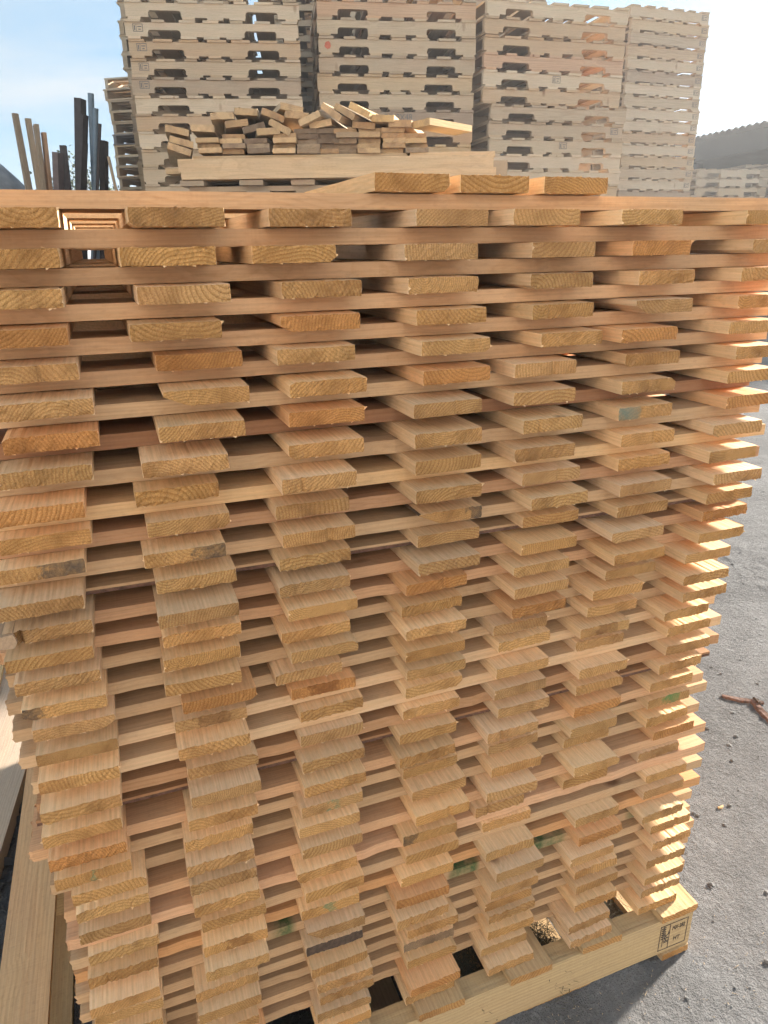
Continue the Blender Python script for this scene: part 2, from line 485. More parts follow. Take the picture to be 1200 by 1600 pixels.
# ------------------------------------------------------------------ ground
def fbm(x, y, scale, seed, octv=5, rough=0.55):
    """Value noise, vectorised."""
    r = np.random.default_rng(seed)
    tab = r.random((256, 256))
    out = np.zeros_like(x)
    amp, tot = 1.0, 0.0
    for o in range(octv):
        xs, ys = x * scale + 17.3 * o, y * scale + 9.1 * o
        xi, yi = np.floor(xs).astype(int), np.floor(ys).astype(int)
        fx, fy = xs - xi, ys - yi
        fx, fy = fx * fx * (3 - 2 * fx), fy * fy * (3 - 2 * fy)
        g = lambda a, b: tab[(a) % 256, (b) % 256]
        v = (g(xi, yi) * (1 - fx) + g(xi + 1, yi) * fx) * (1 - fy) + (g(xi, yi + 1) * (1 - fx) + g(xi + 1, yi + 1) * fx) * fy
        out += v * amp
        tot += amp
        amp *= rough
        scale *= 2.03
    return out / tot


def axis(parts):
    a = np.concatenate([np.linspace(s, e, n, endpoint=False) for s, e, n in parts])
    return np.append(a, parts[-1][1])


gx = axis([(-1500, -60, 10), (-60, -6, 16), (-6, -0.7, 30), (-0.7, 0.1, 55), (0.1, 0.75, 18), (0.75, 2.6, 175), (2.6, 5.5, 110), (5.5, 30, 40), (30, 1500, 12)])
gy = axis([(-1500, -40, 8), (-40, -1.0, 24), (-1.0, -0.05, 80), (-0.05, 0.05, 14), (0.05, 1.6, 120), (1.6, 4.5, 130), (4.5, 9, 70), (9, 60, 40), (60, 2500, 14)])
GX, GY = np.meshgrid(gx, gy)


def ground_height(X, Y):
    near = np.exp(-((X - 1.5) / 6.0) ** 2 - ((Y - 1.5) / 7.0) ** 2)
    h = (fbm(X, Y, 0.9, 1, 4) - 0.5) * 0.07 + (fbm(X, Y, 7.0, 2, 4, 0.6) - 0.5) * 0.030 + (fbm(X, Y, 38.0, 3, 3, 0.65) - 0.5) * 0.017
    dx = np.maximum(np.maximum(-0.27 - X, X - 1.05), 0)
    dy = np.maximum(np.maximum(-0.12 - Y, Y - 1.1), 0)
    d = np.sqrt(dx * dx + dy * dy)
    k = np.clip(d / 0.35, 0, 1)
    g = np.minimum(h * near * (0.30 + 0.70 * k) - 0.008, 0.05 * k - 0.0015)
    ridge = 0.0145 * np.exp(-((Y + 0.047) / 0.030) ** 2) * np.clip((0.94 - X) / 0.03, 0, 1) * np.clip((X + 0.2) / 0.03, 0, 1)
    return np.maximum(g, ridge - 0.0005)


GZ = ground_height(GX, GY)
nx, ny = len(gx), len(gy)
idx = np.arange(nx * ny).reshape(ny, nx)
quads = np.stack([idx[:-1, :-1], idx[:-1, 1:], idx[1:, 1:], idx[1:, :-1]], -1).reshape(-1, 4)
gm = bpy.data.meshes.new('ground')
gm.from_pydata(np.stack([GX, GY, GZ], -1).reshape(-1, 3).tolist(), [], quads.tolist())
gm.materials.append(M['ground'])
gm.polygons.foreach_set('use_smooth', [True] * len(gm.polygons))
ground = obj('ground', gm)
tag(ground, 'dusty grey dirt yard beneath the wood stacks', None, kind='structure')

# ------------------------------------------------------------------ boards
W, T, L = 0.089, 0.01753, 1.067


def board_mesh(name, seed, mats, wane=None, rough=1.0, length=L, w=W, t=T, edge_cut=0.0, nseg=9, nx=26, nz=4, split=None):
    """A rough-sawn board: local X width, Y length (sawn end at y = 0), Z thickness, origin on the middle of the bottom of that end.
    Slots: 0 faces, 1 end grain, 2 bark."""
    r = random.Random(seed)
    jit = lambda s: r.uniform(-s, s)
    V, F, MI = [], [], []
    bow = jit(0.0012)
    cup = jit(0.0006)

    def clampw(x, z):
        if wane:
            side, a, b = wane
            xx = x * side
            lim = w / 2 - a
            if xx > lim:
                z = max(z, b * (xx - lim) / a) if b > 0 else min(z, t + b * (xx - lim) / a)
        return z

    grid = []
    skew = jit(0.0018)
    for k in range(nz + 1):
        row = []
        for i in range(nx + 1):
            x = -w / 2 + w * i / nx
            z = t * k / nz
            edge = i in (0, nx) or k in (0, nz)
            yy = jit(0.0007 * rough) + (abs(jit(0.0010 * rough)) if edge else 0) + skew * x / w
            if split is not None and abs(x - split) < 0.0018:
                yy += 0.006 if rough > 1.55 else 0.0028
            if i in (0, nx):
                x += -math.copysign(abs(jit(0.0004)), x)
                if k in (0, nz):
                    x -= math.copysign(0.0006, x)
            zz = z
            if k in (0, nz):
                zz += jit(0.00035 * rough) + (0.0003 if k == 0 else -0.0003)
            zz = clampw(x, zz)
            V.append((x, yy, zz + cup * (4 * x * x / w / w)))
            row.append(len(V) - 1)
        grid.append(row)
    for k in range(nz):
        for i in range(nx):
            F.append((grid[k][i], grid[k][i + 1], grid[k + 1][i + 1], grid[k + 1][i]))
            MI.append(1)
    ring0 = [grid[0][i] for i in range(nx + 1)] + [grid[k][nx] for k in range(1, nz + 1)] + \
            [grid[nz][i] for i in range(nx - 1, -1, -1)] + [grid[k][0] for k in range(nz - 1, 0, -1)]
    n = len(ring0)
    ys = [0.003, 0.010, 0.03] + [0.03 + (length - 0.03) * (s / nseg) for s in range(1, nseg + 1)]
    prev = ring0
    for si, y in enumerate(ys):
        cur = []
        ex = jit(edge_cut)
        exr = jit(edge_cut)
        for q in ring0:
            x, yy, z = V[q]
            sj = 0.00015
            if x < -w / 2 + 0.002:
                x = -w / 2 + ex + jit(sj)
            elif x > w / 2 - 0.002:
                x = w / 2 + exr + jit(sj)
            z = z + jit(sj)
            z = min(max(z, 0.0001), t + abs(cup)) + bow * math.sin(math.pi * y / length) * 0.3
            V.append((x, y, z))
            cur.append(len(V) - 1)
        for i in range(n):
            j = (i + 1) % n
            F.append((prev[j], prev[i], cur[i], cur[j]))
            m = 0
            if wane:
                mx = (V[prev[i]][0] + V[prev[j]][0]) / 2 * wane[0]
                mz = (V[prev[i]][2] + V[prev[j]][2]) / 2
                lim = w / 2 - wane[1]
                if mx > lim + 0.0005:
                    zl = wane[2] * (mx - lim) / wane[1] if wane[2] > 0 else t + wane[2] * (mx - lim) / wane[1]
                    if abs(mz - zl) < 0.0022:
                        m = 2
            MI.append(m)
        prev = cur
    F.append(tuple(reversed(prev)))
    MI.append(1)
    # splinters left by the saw along the end's edges
    for _ in range(int(5 * rough)):
        i = r.randrange(n)
        j = (i + 1) % n
        a, b = V[ring0[i]], V[ring0[j]]
        mx_, mz_ = (a[0] + b[0]) / 2, (a[2] + b[2]) / 2
        ln = r.uniform(0.001, 0.0032)
        out = (1 if mz_ > t * 0.5 else -1)
        V.append((mx_ + jit(0.003), min(a[1], b[1]) - ln * 0.7, mz_ + out * ln * r.uniform(0.1, 0.7)))
        F.append((ring0[i], ring0[j], len(V) - 1))
        MI.append(0)
        F.append((ring0[j], ring0[i], len(V) - 1))
        MI.append(0)
    # (the doubled triangle keeps the splinter closed)
    F2, MI2, seen = [], [], set()
    for f, m in zip(F, MI):
        key = tuple(sorted(f))
        if key in seen:
            continue
        seen.add(key)
        F2.append(f)
        MI2.append(m)
    me = mesh_from(name, V, F2, mats, MI2)
    return me


STD = [M['side'], M['end'], M['bark']]
SOFT = [M['side'], M['end'], M['side']]
end_meshes = [board_mesh('pine_board', 100 + i, SOFT, rough=0.6 + 1.2 * ((i * 7) % 10) / 10,
                         split={3: 0.012, 11: -0.020}.get(i),
                         wane={5: (-1, 0.006, 0.005), 9: (1, 0.008, -0.006), 12: (1, 0.007, 0.006), 14: (-1, 0.005, -0.004)}.get(i)) for i in range(18)]
special = {}


def special_mesh(key, mats=None, wane=None, **kw):
    if key not in special:
        special[key] = board_mesh('pine_board_' + key, hash(key) % 9973 if False else sum(map(ord, key)), mats or STD, wane=wane, **kw)
    return special[key]


ENDM = lambda k: [M['side'], M[k], M['bark']]
# row, column -> (mesh key, mats, wane, extra words of the label)
SPECIAL = {
    (5, 2): ('wane_l', None, (-1, 0.026, 0.012), 'with a bark-edged lower corner'),
    (10, 4): ('wane_stain', ENDM('end_dark_corner'), (-1, 0.030, 0.016), 'with red bark edge and grey corner'),
    (28, 3): ('wane_big', None, (-1, 0.020, 0.0165), 'with rough bark on its left edge'),
    (29, 3): ('bark_end', [M['side'], M['bark'], M['bark']], None, 'with a dark bark-covered end'),
    (15, 1): ('dark_left', ENDM('end_dark_left'), (-1, 0.012, 0.006), 'with a black left corner'),
    (12, 1): ('cracked', None, None, 'with its left corner cracked loose'),
    (10, 1): ('mould', ENDM('end_dark_right'), None, 'with a black mould patch'),
    (10, 2): ('mould', ENDM('end_dark_right'), None, 'with a grey mould patch'),
    (7, 6): ('blue', ENDM('end_blue'), None, 'with a blue-green stained corner'),
    (22, 1): ('tick', ENDM('end_tick'), None, 'with a green tick mark'),
    (22, 3): ('tick', ENDM('end_tick'), None, 'with a green tick mark'),
    (27, 3): ('tick', ENDM('end_tick'), None, 'with a faint green tick'),
    (22, 7): ('green', ENDM('end_green'), None, 'with green spray on its end'),
    (17, 2): ('brown', ENDM('end_brown'), None, 'with a brown knot in its end'),
    (17, 3): ('brown', ENDM('end_brown'), None, 'with a dark knot in its end'),
    (27, 2): ('brown', ENDM('end_brown'), None, 'with a big brown knot'),
    (25, 4): ('dark_left2', ENDM('end_dark_left'), None, 'with a greyed left corner'),
    (17, 6): ('brown', ENDM('end_brown'), None, 'with a split knot in its end'),
    (31, 4): ('bark_end2', [M['side'], M['grey_end'], M['bark']], None, 'with a rough grey-brown end'),
    (3, 3): ('wane_s', [M['side'], M['end'], M['side']], (-1, 0.012, 0.008), 'with a rounded left corner'),
    (3, 6): ('wane_m', [M['side'], M['end'], M['side']], (-1, 0.020, 0.011), 'with a slanting left corner'),
    (16, 1): ('wane_r', [M['side'], M['end'], M['side']], (1, 0.014, 0.010), 'with a rounded right corner'),
    (18, 4): ('wane_rd', None, (1, 0.010, 0.009), 'with bark on its right corner'),
    (2, 4): ('wane_lt', None, None, None),
}
SPECIAL.pop((2, 4))

COLNAME = ['leftmost', 'second', 'third', 'fourth', 'fifth', 'sixth', 'rightmost']


def board_tint(r, i, pale=0.0):
    v = r.uniform(0.82, 1.12)
    warm = r.uniform(-0.10, 0.08)
    red = r.uniform(0, 1)
    c = [v * (1 + warm * 0.4), v, v * (1 - warm)]
    if red > 0.95:
        c = [v * 0.98, v * 0.84, v * 0.74]
    elif red < 0.10:
        c = [v * 1.06, v * 1.10, v * 1.12]
    return c


GAP = 0.00025
# heights of every layer, from the pallet deck up
DECK = 0.121
z_end = [0.0] * 35
z_end[34] = DECK + 0.0004
for k in range(33, -1, -1):
    z_end[k] = z_end[k + 1] + 2 * T + EXTRA[k + 1] / 1000.0
half = [(2 * T + EXTRA[k] / 1000.0) / 2 for k in range(35)]
half[0] = T

tr = random.Random(5)
mk_crack = (12, 1)
for i in range(35):
    for j in range(7):
        u, d, wv = ENDS[i][3 * j] / 1000.0, ENDS[i][3 * j + 1] / 1000.0, ENDS[i][3 * j + 2] / 1000.0
        key = (i, j + 1)
        colnm = COLNAME[j]
        where = '%s in the %s column%s' % (ORD[i + 1] + (' down' if i else ''), colnm, ' from left' if 0 < j < 6 else '')
        if key in SPECIAL:
            mk, mats, wane, words_ = SPECIAL[key]
            kw = {}
            if mk == 'cracked':
                kw = dict(split=-0.026, rough=1.6, wane=None)
                kw.pop('wane')
            me = special_mesh(mk, mats, wane, **kw)
            label = 'board %s, %s' % (words_, where)
        else:
            me = end_meshes[(i * 5 + j * 3 + tr.randrange(3)) % len(end_meshes)]
            label = 'sawn pine board end, %s' % where
        sc_z = (half[i] - GAP) / T
        o = obj('pine_board', me, loc=(u, -d, z_end[i] + GAP * 0.5), rot=(0, 0, wv + tr.uniform(-0.004, 0.004)),
                scale=(1.0, 1.0, sc_z), color=board_tint(tr, i))
        if mk_crack == key:
            cb = MB()
            rc_ = random.Random(8)
            poly = [(-0.0455, 0.001), (-0.030, 0.0), (-0.0265, 0.006), (-0.0275, 0.012), (-0.029, 0.0172), (-0.0460, 0.0168)]
            cb.prism(poly, -0.004, 0.12)
            pc = obj('broken_corner', cb.mesh('broken_corner', [M['old']]), o, loc=(-0.0045, 0.0, -0.0004), rot=(0, 0, 0.02), color=(0.9, 0.8, 0.74))
            pc['label'] = 'greyish broken-off left corner of the board'
        if key == (26, 6):
            label = 'pine board pushed back behind the pink crosspiece in the sixth column'
        tag(o, label, 'board', 'pine boards stacked end-on to the viewer')

# crosspieces: one seen edge-on below every row of board ends, one more on top
cross_meshes = [board_mesh('pine_crosspiece', 300 + i, STD, rough=1.2, edge_cut=(0.0, 0.0002, 0.0012, 0.0003, 0.002, 0.0)[i % 6], nseg=46, nx=8, nz=4)
                for i in range(12)]
cross_green = board_mesh('pine_crosspiece_green', 330, [M['side_green'], M['end'], M['bark']], rough=1.2, nseg=40, nx=8, nz=4)
cross_wane = board_mesh('pine_crosspiece_wane', 331, [M['side'], M['end'], M['bark_red']], wane=(1, 0.016, 0.009), rough=1.2, nseg=46, nx=14, nz=4)
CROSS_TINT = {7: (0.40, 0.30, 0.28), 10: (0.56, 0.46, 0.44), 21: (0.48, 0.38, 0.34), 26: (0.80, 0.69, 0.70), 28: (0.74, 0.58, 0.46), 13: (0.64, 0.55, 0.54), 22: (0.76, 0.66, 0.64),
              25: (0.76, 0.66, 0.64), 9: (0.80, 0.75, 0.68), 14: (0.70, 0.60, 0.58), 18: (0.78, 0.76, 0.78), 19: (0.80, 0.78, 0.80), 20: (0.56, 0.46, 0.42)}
cr_ = random.Random(9)
for k in range(36):
    if k == 0:
        z0 = z_end[0] + T
        th = T
    elif k < 35:
        z0 = z_end[k] + half[k]
        th = half[k]
    else:
        continue
    y0 = CROSS_Y[k] / 1000.0
    sl = CROSS_SLOPE[k] / 1000.0
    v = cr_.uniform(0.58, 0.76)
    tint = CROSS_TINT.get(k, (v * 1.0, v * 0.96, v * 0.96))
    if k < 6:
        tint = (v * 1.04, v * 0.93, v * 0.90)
    me = cross_green if k == 29 else (cross_wane if k in (12, 21) else cross_meshes[(k * 5) % 12])
    x_left = -0.028 + cr_.uniform(-0.010, 0.008)
    if k in (16, 17):
        x_left = -0.040
    if k == 22:
        x_left = -0.050
    if k in (26, 27):
        x_left = -0.030
    ang = math.atan(sl)
    # local Y runs along world X; the board's right edge (local -X becomes the back)
    o = obj('pine_crosspiece', me, loc=(x_left, y0 + W / 2 + sl * (x_left - 0.2), z0 + GAP * 0.5), rot=(0, 0, -math.pi / 2 + ang),
            scale=(1, 1, (th - GAP) / T), color=tint)
    nm = 'pine crosspiece lying edge-on, %s in the big stack' % (ORD[k + 1] + (' from the top' if k else ''))
    if k == 29:
        nm = 'pine crosspiece sprayed with a green line across its edge'
    elif k == 7:
        nm = 'dark brown crosspiece lying edge-on under the seventh row of board ends'
    elif k == 26:
        nm = 'pinkish crosspiece jutting forward, long edge bare at the lower right'
    tag(o, nm, 'board', 'crosspieces laid edge-on between the rows')

# the crosspieces farther back in every layer, seen only through the gaps
ib = MB()
for k in range(35):
    z0 = z_end[k] + half[k]
    for yb in (0.205, 0.395, 0.575, 0.755, 0.925):
        y0 = yb + cr_.uniform(-0.03, 0.03)
        if k == 0:
            y0 = yb
        a = cr_.uniform(-0.012, 0.012)
        mt = Matrix.Translation((0.503, y0, z0)) @ Matrix.Rotation(a, 4, 'Z')
        ib.box((-0.53 + cr_.uniform(-.012, .012), 0, GAP), (0.53 + cr_.uniform(-.012, .012), W, half[k] - GAP), 0, mt)
o = obj('inner_crosspieces', ib.mesh('inner_crosspieces', [M['inner']]))
tag(o, 'many pine crosspieces deep inside the big stack, glimpsed through its gaps', 'boards', kind='stuff')

# three loose boards on top
z_top = z_end[0] + 2 * T + 0.0005
for x0, nm, yy, yaw_ in ((0.462, 'left-hand', -0.022, 0.0), (0.565, 'middle', -0.020, 0.004), (0.6735, 'right-hand', -0.021, -0.003)):
    me = end_meshes[int(x0 * 1000) % 18]
    o = obj('pine_board', me, loc=(x0, yy, z_top), rot=(0, 0, yaw_), scale=(1.0, 0.27, 1.05), color=(0.96, 0.92, 0.84))
    tag(o, '%s of three loose pine boards lying on top of the big stack' % nm, 'board', 'loose boards on top of the big stack')

# ------------------------------------------------------------------ the pallet under the stack
PX0, PX1, PY0, PY1 = -0.195, 1.025, -0.067, 0.945
root = empty('wooden_pallet', ((PX0 + PX1) / 2, (PY0 + PY1) / 2, 0.0))
tag(root, 'pale wooden pallet with ink stamp carrying the big crossed board stack', 'pallet')


def local(b, name, mats, tint=(1, 1, 1)):
    """b: MB in world coordinates with the long axis along local Y of its own frame."""
    return b


def plank_y(name, x0, x1, y0, y1, z0, z1, mat, seed, tint, parent, origin, rough=0.8, nx=20):
    me = board_mesh(name, seed, [mat, M['end'] if mat is not M['old'] else M['old_end'], M['bark']], rough=rough, length=y1 - y0, w=x1 - x0, t=z1 - z0, nseg=6, nx=nx)
    return obj(name, me, parent, loc=Vector(((x0 + x1) / 2, y0, z0)) - Vector(origin), color=tint)


def plank_x(name, x0, x1, y0, y1, z0, z1, mat, seed, tint, parent, origin, nseg=30):
    me = board_mesh(name, seed, [mat, M['end'] if mat is not M['old'] else M['old_end'], M['bark']], rough=0.8, length=x1 - x0, w=y1 - y0, t=z1 - z0, nseg=nseg, nx=8, nz=6)
    return obj(name, me, parent, loc=Vector((x0, (y0 + y1) / 2, z0)) - Vector(origin), rot=(0, 0, -math.pi / 2), color=tint)


org = root.location
for n_, y0 in enumerate((PY0, 0.45, PY1 - 0.038)):
    st = plank_x('stringer', PX0 + 0.002, PX1 - 0.002, y0, y0 + 0.038, 0.0165, 0.1047, M['pallet_new'], 500 + n_, (1.02, 1.0, 0.94), root, org)
    if n_ == 0:
        front_stringer = st
for n_, xc in enumerate((-0.155, 0.012, 0.175, 0.333, 0.493, 0.662, 0.811, 0.984)):
    wv = 0.0415 if n_ < 7 else 0.0415
    ds = plank_y('deck_board', xc - wv, xc + wv, PY0 - 0.005 + random.uniform(-0.003, 0.001), PY1 + 0.004, 0.1050, DECK, M['pallet_new'], 520 + n_,
                 (1.12, 1.08, 1.0) if n_ == 7 else ((1.15, 1.03, 0.97) if n_ == 0 else (0.98, 0.95, 0.90)), root, org)
for n_, (a, b) in enumerate(((PX0 + .004, PX0 + 0.10), (0.10, 0.19), (0.36, 0.46), (0.545, 0.625), (0.66, 0.80), (PX1 - 0.066, PX1 - 0.003))):
    plank_y('bottom_board', a, b, PY0 - 0.004 if n_ == 5 else PY0 + 0.003, PY1 + 0.004, 0.0, 0.0162, M['pallet_new'], 540 + n_, (0.98, 0.95, 0.9), root, org)

# ink stamp on the front stringer
def text_mesh(s, size, depth=0.0):
    cu = bpy.data.curves.new('txt', 'FONT')
    cu.body = s
    cu.size = size
    cu.align_x = 'CENTER'
    cu.align_y = 'CENTER'
    cu.extrude = 0.00025
    o_ = bpy.data.objects.new('txt', cu)
    col.objects.link(o_)
    dg = bpy.context.evaluated_depsgraph_get()
    dg.update()
    me = bpy.data.meshes.new_from_object(o_.evaluated_get(dg))
    bpy.data.objects.remove(o_)
    bpy.data.curves.remove(cu)
    return me


def stamp_geo(items, bars, mat, name):
    """items: (text, size, x, z, rot, xscale); bars: (x0, z0, x1, z1). Facing -Y, thickness a fraction of a millimetre."""
    V, F = [], []
    for s, size, x, z, rot, xs in items:
        me = text_mesh(s, size)
        b = len(V)
        ca, sa = math.cos(rot), math.sin(rot)
        for v in me.vertices:
            px, pz = v.co.x * xs, v.co.y
            V.append((x + px * ca - pz * sa, -0.0002 + v.co.z, z + px * sa + pz * ca))
        F += [tuple(b + i for i in p.vertices) for p in me.polygons]
        bpy.data.meshes.remove(me)
    mb = MB()
    mb.v = [Vector(v) for v in V]
    mb.f = F
    mb.m = [0] * len(F)
    for x0, z0, x1, z1 in bars:
        mb.box((x0, -0.0004, z0), (x1, 0.0, z1))
    return mb.mesh(name, [mat])


def frame_bars(x0, z0, x1, z1, t, extra=()):
    return [(x0, z0, x1, z0 + t), (x0, z1 - t, x1, z1), (x0, z0 + t, x0 + t, z1 - t), (x1 - t, z0 + t, x1, z1 - t)] + list(extra)


sx0, sx1, sz0, sz1 = 0.948, 1.013, 0.026, 0.089
bars = frame_bars(sx0, sz0, sx1, sz1, 0.0014, [(0.9700, sz0 + 0.0014, 0.9713, sz1 - 0.0014)])
# ear of grain
for q in range(6):
    zc = 0.055 + q * 0.0052
    bars.append((0.9515, zc, 0.9555, zc + 0.0022))
    bars.append((0.9570, zc + 0.0014, 0.9610, zc + 0.0036))
bars.append((0.9556, 0.034, 0.9568, 0.086))
sm = stamp_geo([('MX-282', 0.0150, 0.9918, 0.0735, 0, 0.62), ('HT', 0.0150, 0.9900, 0.0445, 0, 0.8), ('IPPC', 0.0145, 0.9648, 0.0565, math.pi / 2, 1.0)],
               bars, M['ink'], 'stamp')
so = obj('stamp', sm)
so.parent = front_stringer
bpy.context.view_layer.update()
so.matrix_parent_inverse = front_stringer.matrix_world.inverted()
so.location = (0, PY0 - 0.0004, 0)
so['label'] = 'black ink stamp reading MX-282 HT in a box'

# straw and shavings caught on the pallet
sv, sf = [], []
rs = random.Random(21)
for cx, cy, n_ in ((0.735, 0.0, 1600), (0.578, 0.02, 1600), (0.900, 0.05, 300)):
    for q in range(n_):
        p = Vector((cx + rs.gauss(0, 0.020), cy + rs.gauss(0, 0.03), rs.uniform(0.018, 0.080)))
        d = Vector((rs.gauss(0, 1), rs.gauss(0, 1), rs.gauss(0, 0.5))).normalized() * rs.uniform(0.008, 0.025)
        s_ = d.cross(Vector((0, 0, 1))).normalized() * 0.0006
        b = len(sv)
        sv += [p - s_, p + s_, p + Vector((0, 0, 0.0008)), p + d]
        sf += [(b, b + 1, b + 3), (b + 1, b + 2, b + 3), (b + 2, b, b + 3)]
o = obj('straw', mesh_from('straw', sv, sf, [M['straw']]))
tag(o, 'tufts of dry straw caught between the deck boards of the pallet', 'straw', kind='stuff')

# ------------------------------------------------------------------ things on the ground beside the pallet
def timber(name, label, p0, heading, length, w, t, z, mat, tint, seed, tilt=0.0, group=None):
    me = board_mesh(name, seed, [mat, M['old_end'], M['bark']], rough=1.0, length=length, w=w, t=t, nseg=10, nx=10)
    o = obj(name, me, loc=(p0[0], p0[1], z), rot=(tilt, 0, -heading), color=tint)
    tag(o, label, 'plank', group)
    return o


timber('grey_plank', 'grey weathered plank on the ground left of the pallet', (-0.412, 0.0), math.radians(6), 1.75, 0.19, 0.042, 0.006, M['old'], (0.92, 0.92, 0.98), 601)
timber('yellow_plank', 'sunlit yellow plank lying at the left edge behind the stack', (-0.375, 1.30), math.radians(0), 1.3, 0.10, 0.055, 0.006, M['pallet_new'], (1.15, 1.1, 0.95), 602)


def pebble_field(name, label, pts, mat, smin, smax, seed, flat=0.7):
    r = np.random.default_rng(seed)
    base = np.array([(1, 0, 0), (-1, 0, 0), (0, 1, 0), (0, -1, 0), (0, 0, 1), (0, 0, -1),
                     (.62, .62, .45), (-.62, .62, .45), (.62, -.62, .45), (-.62, -.62, .45)], float)
    fc = [(4, 6, 7), (4, 7, 9), (4, 9, 8), (4, 8, 6), (0, 2, 6), (2, 7, 6), (2, 1, 7), (1, 9, 7), (1, 3, 9), (3, 8, 9), (3, 0, 8), (0, 6, 8),
          (5, 2, 0), (5, 1, 2), (5, 3, 1), (5, 0, 3)]
    V, F = [], []
    for x, y in pts:
        s = smin + (smax - smin) * r.random() ** 3
        a = r.random() * 6.28
        v = base * (1 + 0.35 * (r.random((10, 1)) - 0.5)) * np.array([s, s * (0.6 + 0.5 * r.random()), s * flat * (0.6 + 0.6 * r.random())])
        R_ = np.array([[math.cos(a), -math.sin(a), 0], [math.sin(a), math.cos(a), 0], [0, 0, 1]])
        v = v @ R_.T
        z = float(ground_height(np.array([x]), np.array([y]))[0])
        b = len(V)
        V += (v + np.array([x, y, z + s * 0.15])).tolist()
        F += [tuple(b + i for i in f) for f in fc]
    o = obj(name, mesh_from(name, V, F, [mat], smooth=False))
    tag(o, label, 'stones', kind='stuff')
    return o


r2 = np.random.default_rng(5)
pts = []
while len(pts) < 2600:
    x, y = r2.uniform(1.1, 5.0), r2.uniform(-0.8, 6.5)
    if r2.random() < 0.9 / (1 + 0.25 * (x - 1.1) ** 2):
        pts.append((x, y))
pts += [(r2.uniform(0.1, 1.1), r2.uniform(-0.7, -0.12)) for _ in range(220)]
pebble_field('pebbles', 'small grey pebbles and clods strewn over the dirt yard', pts, M['stone'], 0.0018, 0.008, 6)
pts = [(r2.uniform(-0.62, -0.2), r2.uniform(-0.1, 2.4)) for _ in range(2000)]
pebble_field('dark_gravel', 'dark loose gravel along the left side of the pallet', pts, M['stone_dark'], 0.008, 0.030, 7)

# bark slabs and chips lying on the yard
def slab(name, label, cat, p, heading, ln, wd, th, mat, seed, tilt=0.0, group=None):
    r = random.Random(seed)
    V, F = [], []
    n = 12
    for i in range(n + 1):
        s = i / n
        hw = wd / 2 * (0.35 + 0.65 * math.sin(math.pi * min(1, 0.15 + s * 0.8))) * r.uniform(0.85, 1.15)
        c = math.sin(s * 4.0) * wd * 0.15
        zz = tilt * s * ln
        V += [(c - hw, s * ln, zz), (c + hw, s * ln, zz), (c + hw * 0.6, s * ln, zz + th * r.uniform(0.7, 1.2)), (c - hw * 0.5, s * ln, zz + th * r.uniform(0.8, 1.2))]
        if i:
            a, b = 4 * (i - 1), 4 * i
            for q in range(4):
                w_ = (q + 1) % 4
                F.append((a + q, a + w_, b + w_, b + q))
    F.append((3, 2, 1, 0))
    F.append(tuple(4 * n + q for q in range(4)))
    z = float(ground_height(np.array([p[0]]), np.array([p[1]]))[0])
    o = obj(name, mesh_from(name, V, F, [mat]), loc=(p[0], p[1], z + 0.001), rot=(0, 0, -heading))
    tag(o, label, cat, group)
    return o


slab('bark_slab', 'long reddish bark slab lying on the dirt at the right edge', 'bark', (1.722, 0.550), math.radians(132), 0.115, 0.024, 0.006, M['bark_red'], 31)
slab('bark_slab', 'second bark slab crossing the first one on the dirt', 'bark', (1.790, 0.500), math.radians(196), 0.16, 0.028, 0.007, M['bark_red'], 32)
slab('bark_lump', 'small dark bark lump where the two bark slabs cross', 'bark', (1.786, 0.472), math.radians(20), 0.03, 0.018, 0.012, M['bark'], 33)
rc = random.Random(44)
for q in range(16):
    x, y = (rc.uniform(1.12, 2.4), rc.uniform(-0.5, 2.2)) if q < 10 else (rc.uniform(0.6, 1.15), rc.uniform(-0.55, -0.15))
    slab('wood_chip', 'small pale wood chip lying loose on the grey dirt', 'chip', (x, y), rc.uniform(0, 6.28), rc.uniform(0.015, 0.045), rc.uniform(0.005, 0.011), 0.003, M['chip'], 50 + q, group='loose wood chips on the dirt')

# splinters and sawdust crumbs drifted round the pallet's foot
V, F = [], []
rd = random.Random(91)
for q in range(420):
    if q % 3:
        x, y = rd.uniform(-0.1, 1.25), -0.080 - abs(rd.gauss(0, 0.07))
    else:
        x, y = 1.035 + abs(rd.gauss(0, 0.14)), rd.uniform(-0.2, 1.1)
    z = float(ground_height(np.array([x]), np.array([y]))[0]) + 0.0015
    a_ = rd.uniform(0, 6.28)
    ln_, wd_ = rd.uniform(0.0015, 0.007) * (2.5 if rd.random() < 0.05 else 1.0), rd.uniform(0.0005, 0.0011)
    d_ = Vector((math.cos(a_), math.sin(a_), rd.uniform(-0.1, 0.15))) * ln_
    s_ = Vector((-math.sin(a_), math.cos(a_), 0)) * wd_
    p_ = Vector((x, y, z))
    k = len(V)
    V += [p_ - s_, p_ + s_, p_ + Vector((0, 0, wd_)), p_ + d_]
    F += [(k, k + 1, k + 3), (k + 1, k + 2, k + 3), (k + 2, k, k + 3), (k, k + 2, k + 1)]
o = obj('splinters', mesh_from('splinters', V, F, [M['old']]))
tag(o, 'fine splinters and sawdust crumbs scattered round the foot of the pallet', 'splinters', kind='stuff')

# ------------------------------------------------------------------ pallets of the yard
PL, PD = 1.22, 1.02
ST_H, DK = 0.084, 0.0155
P_H = ST_H + 2 * DK


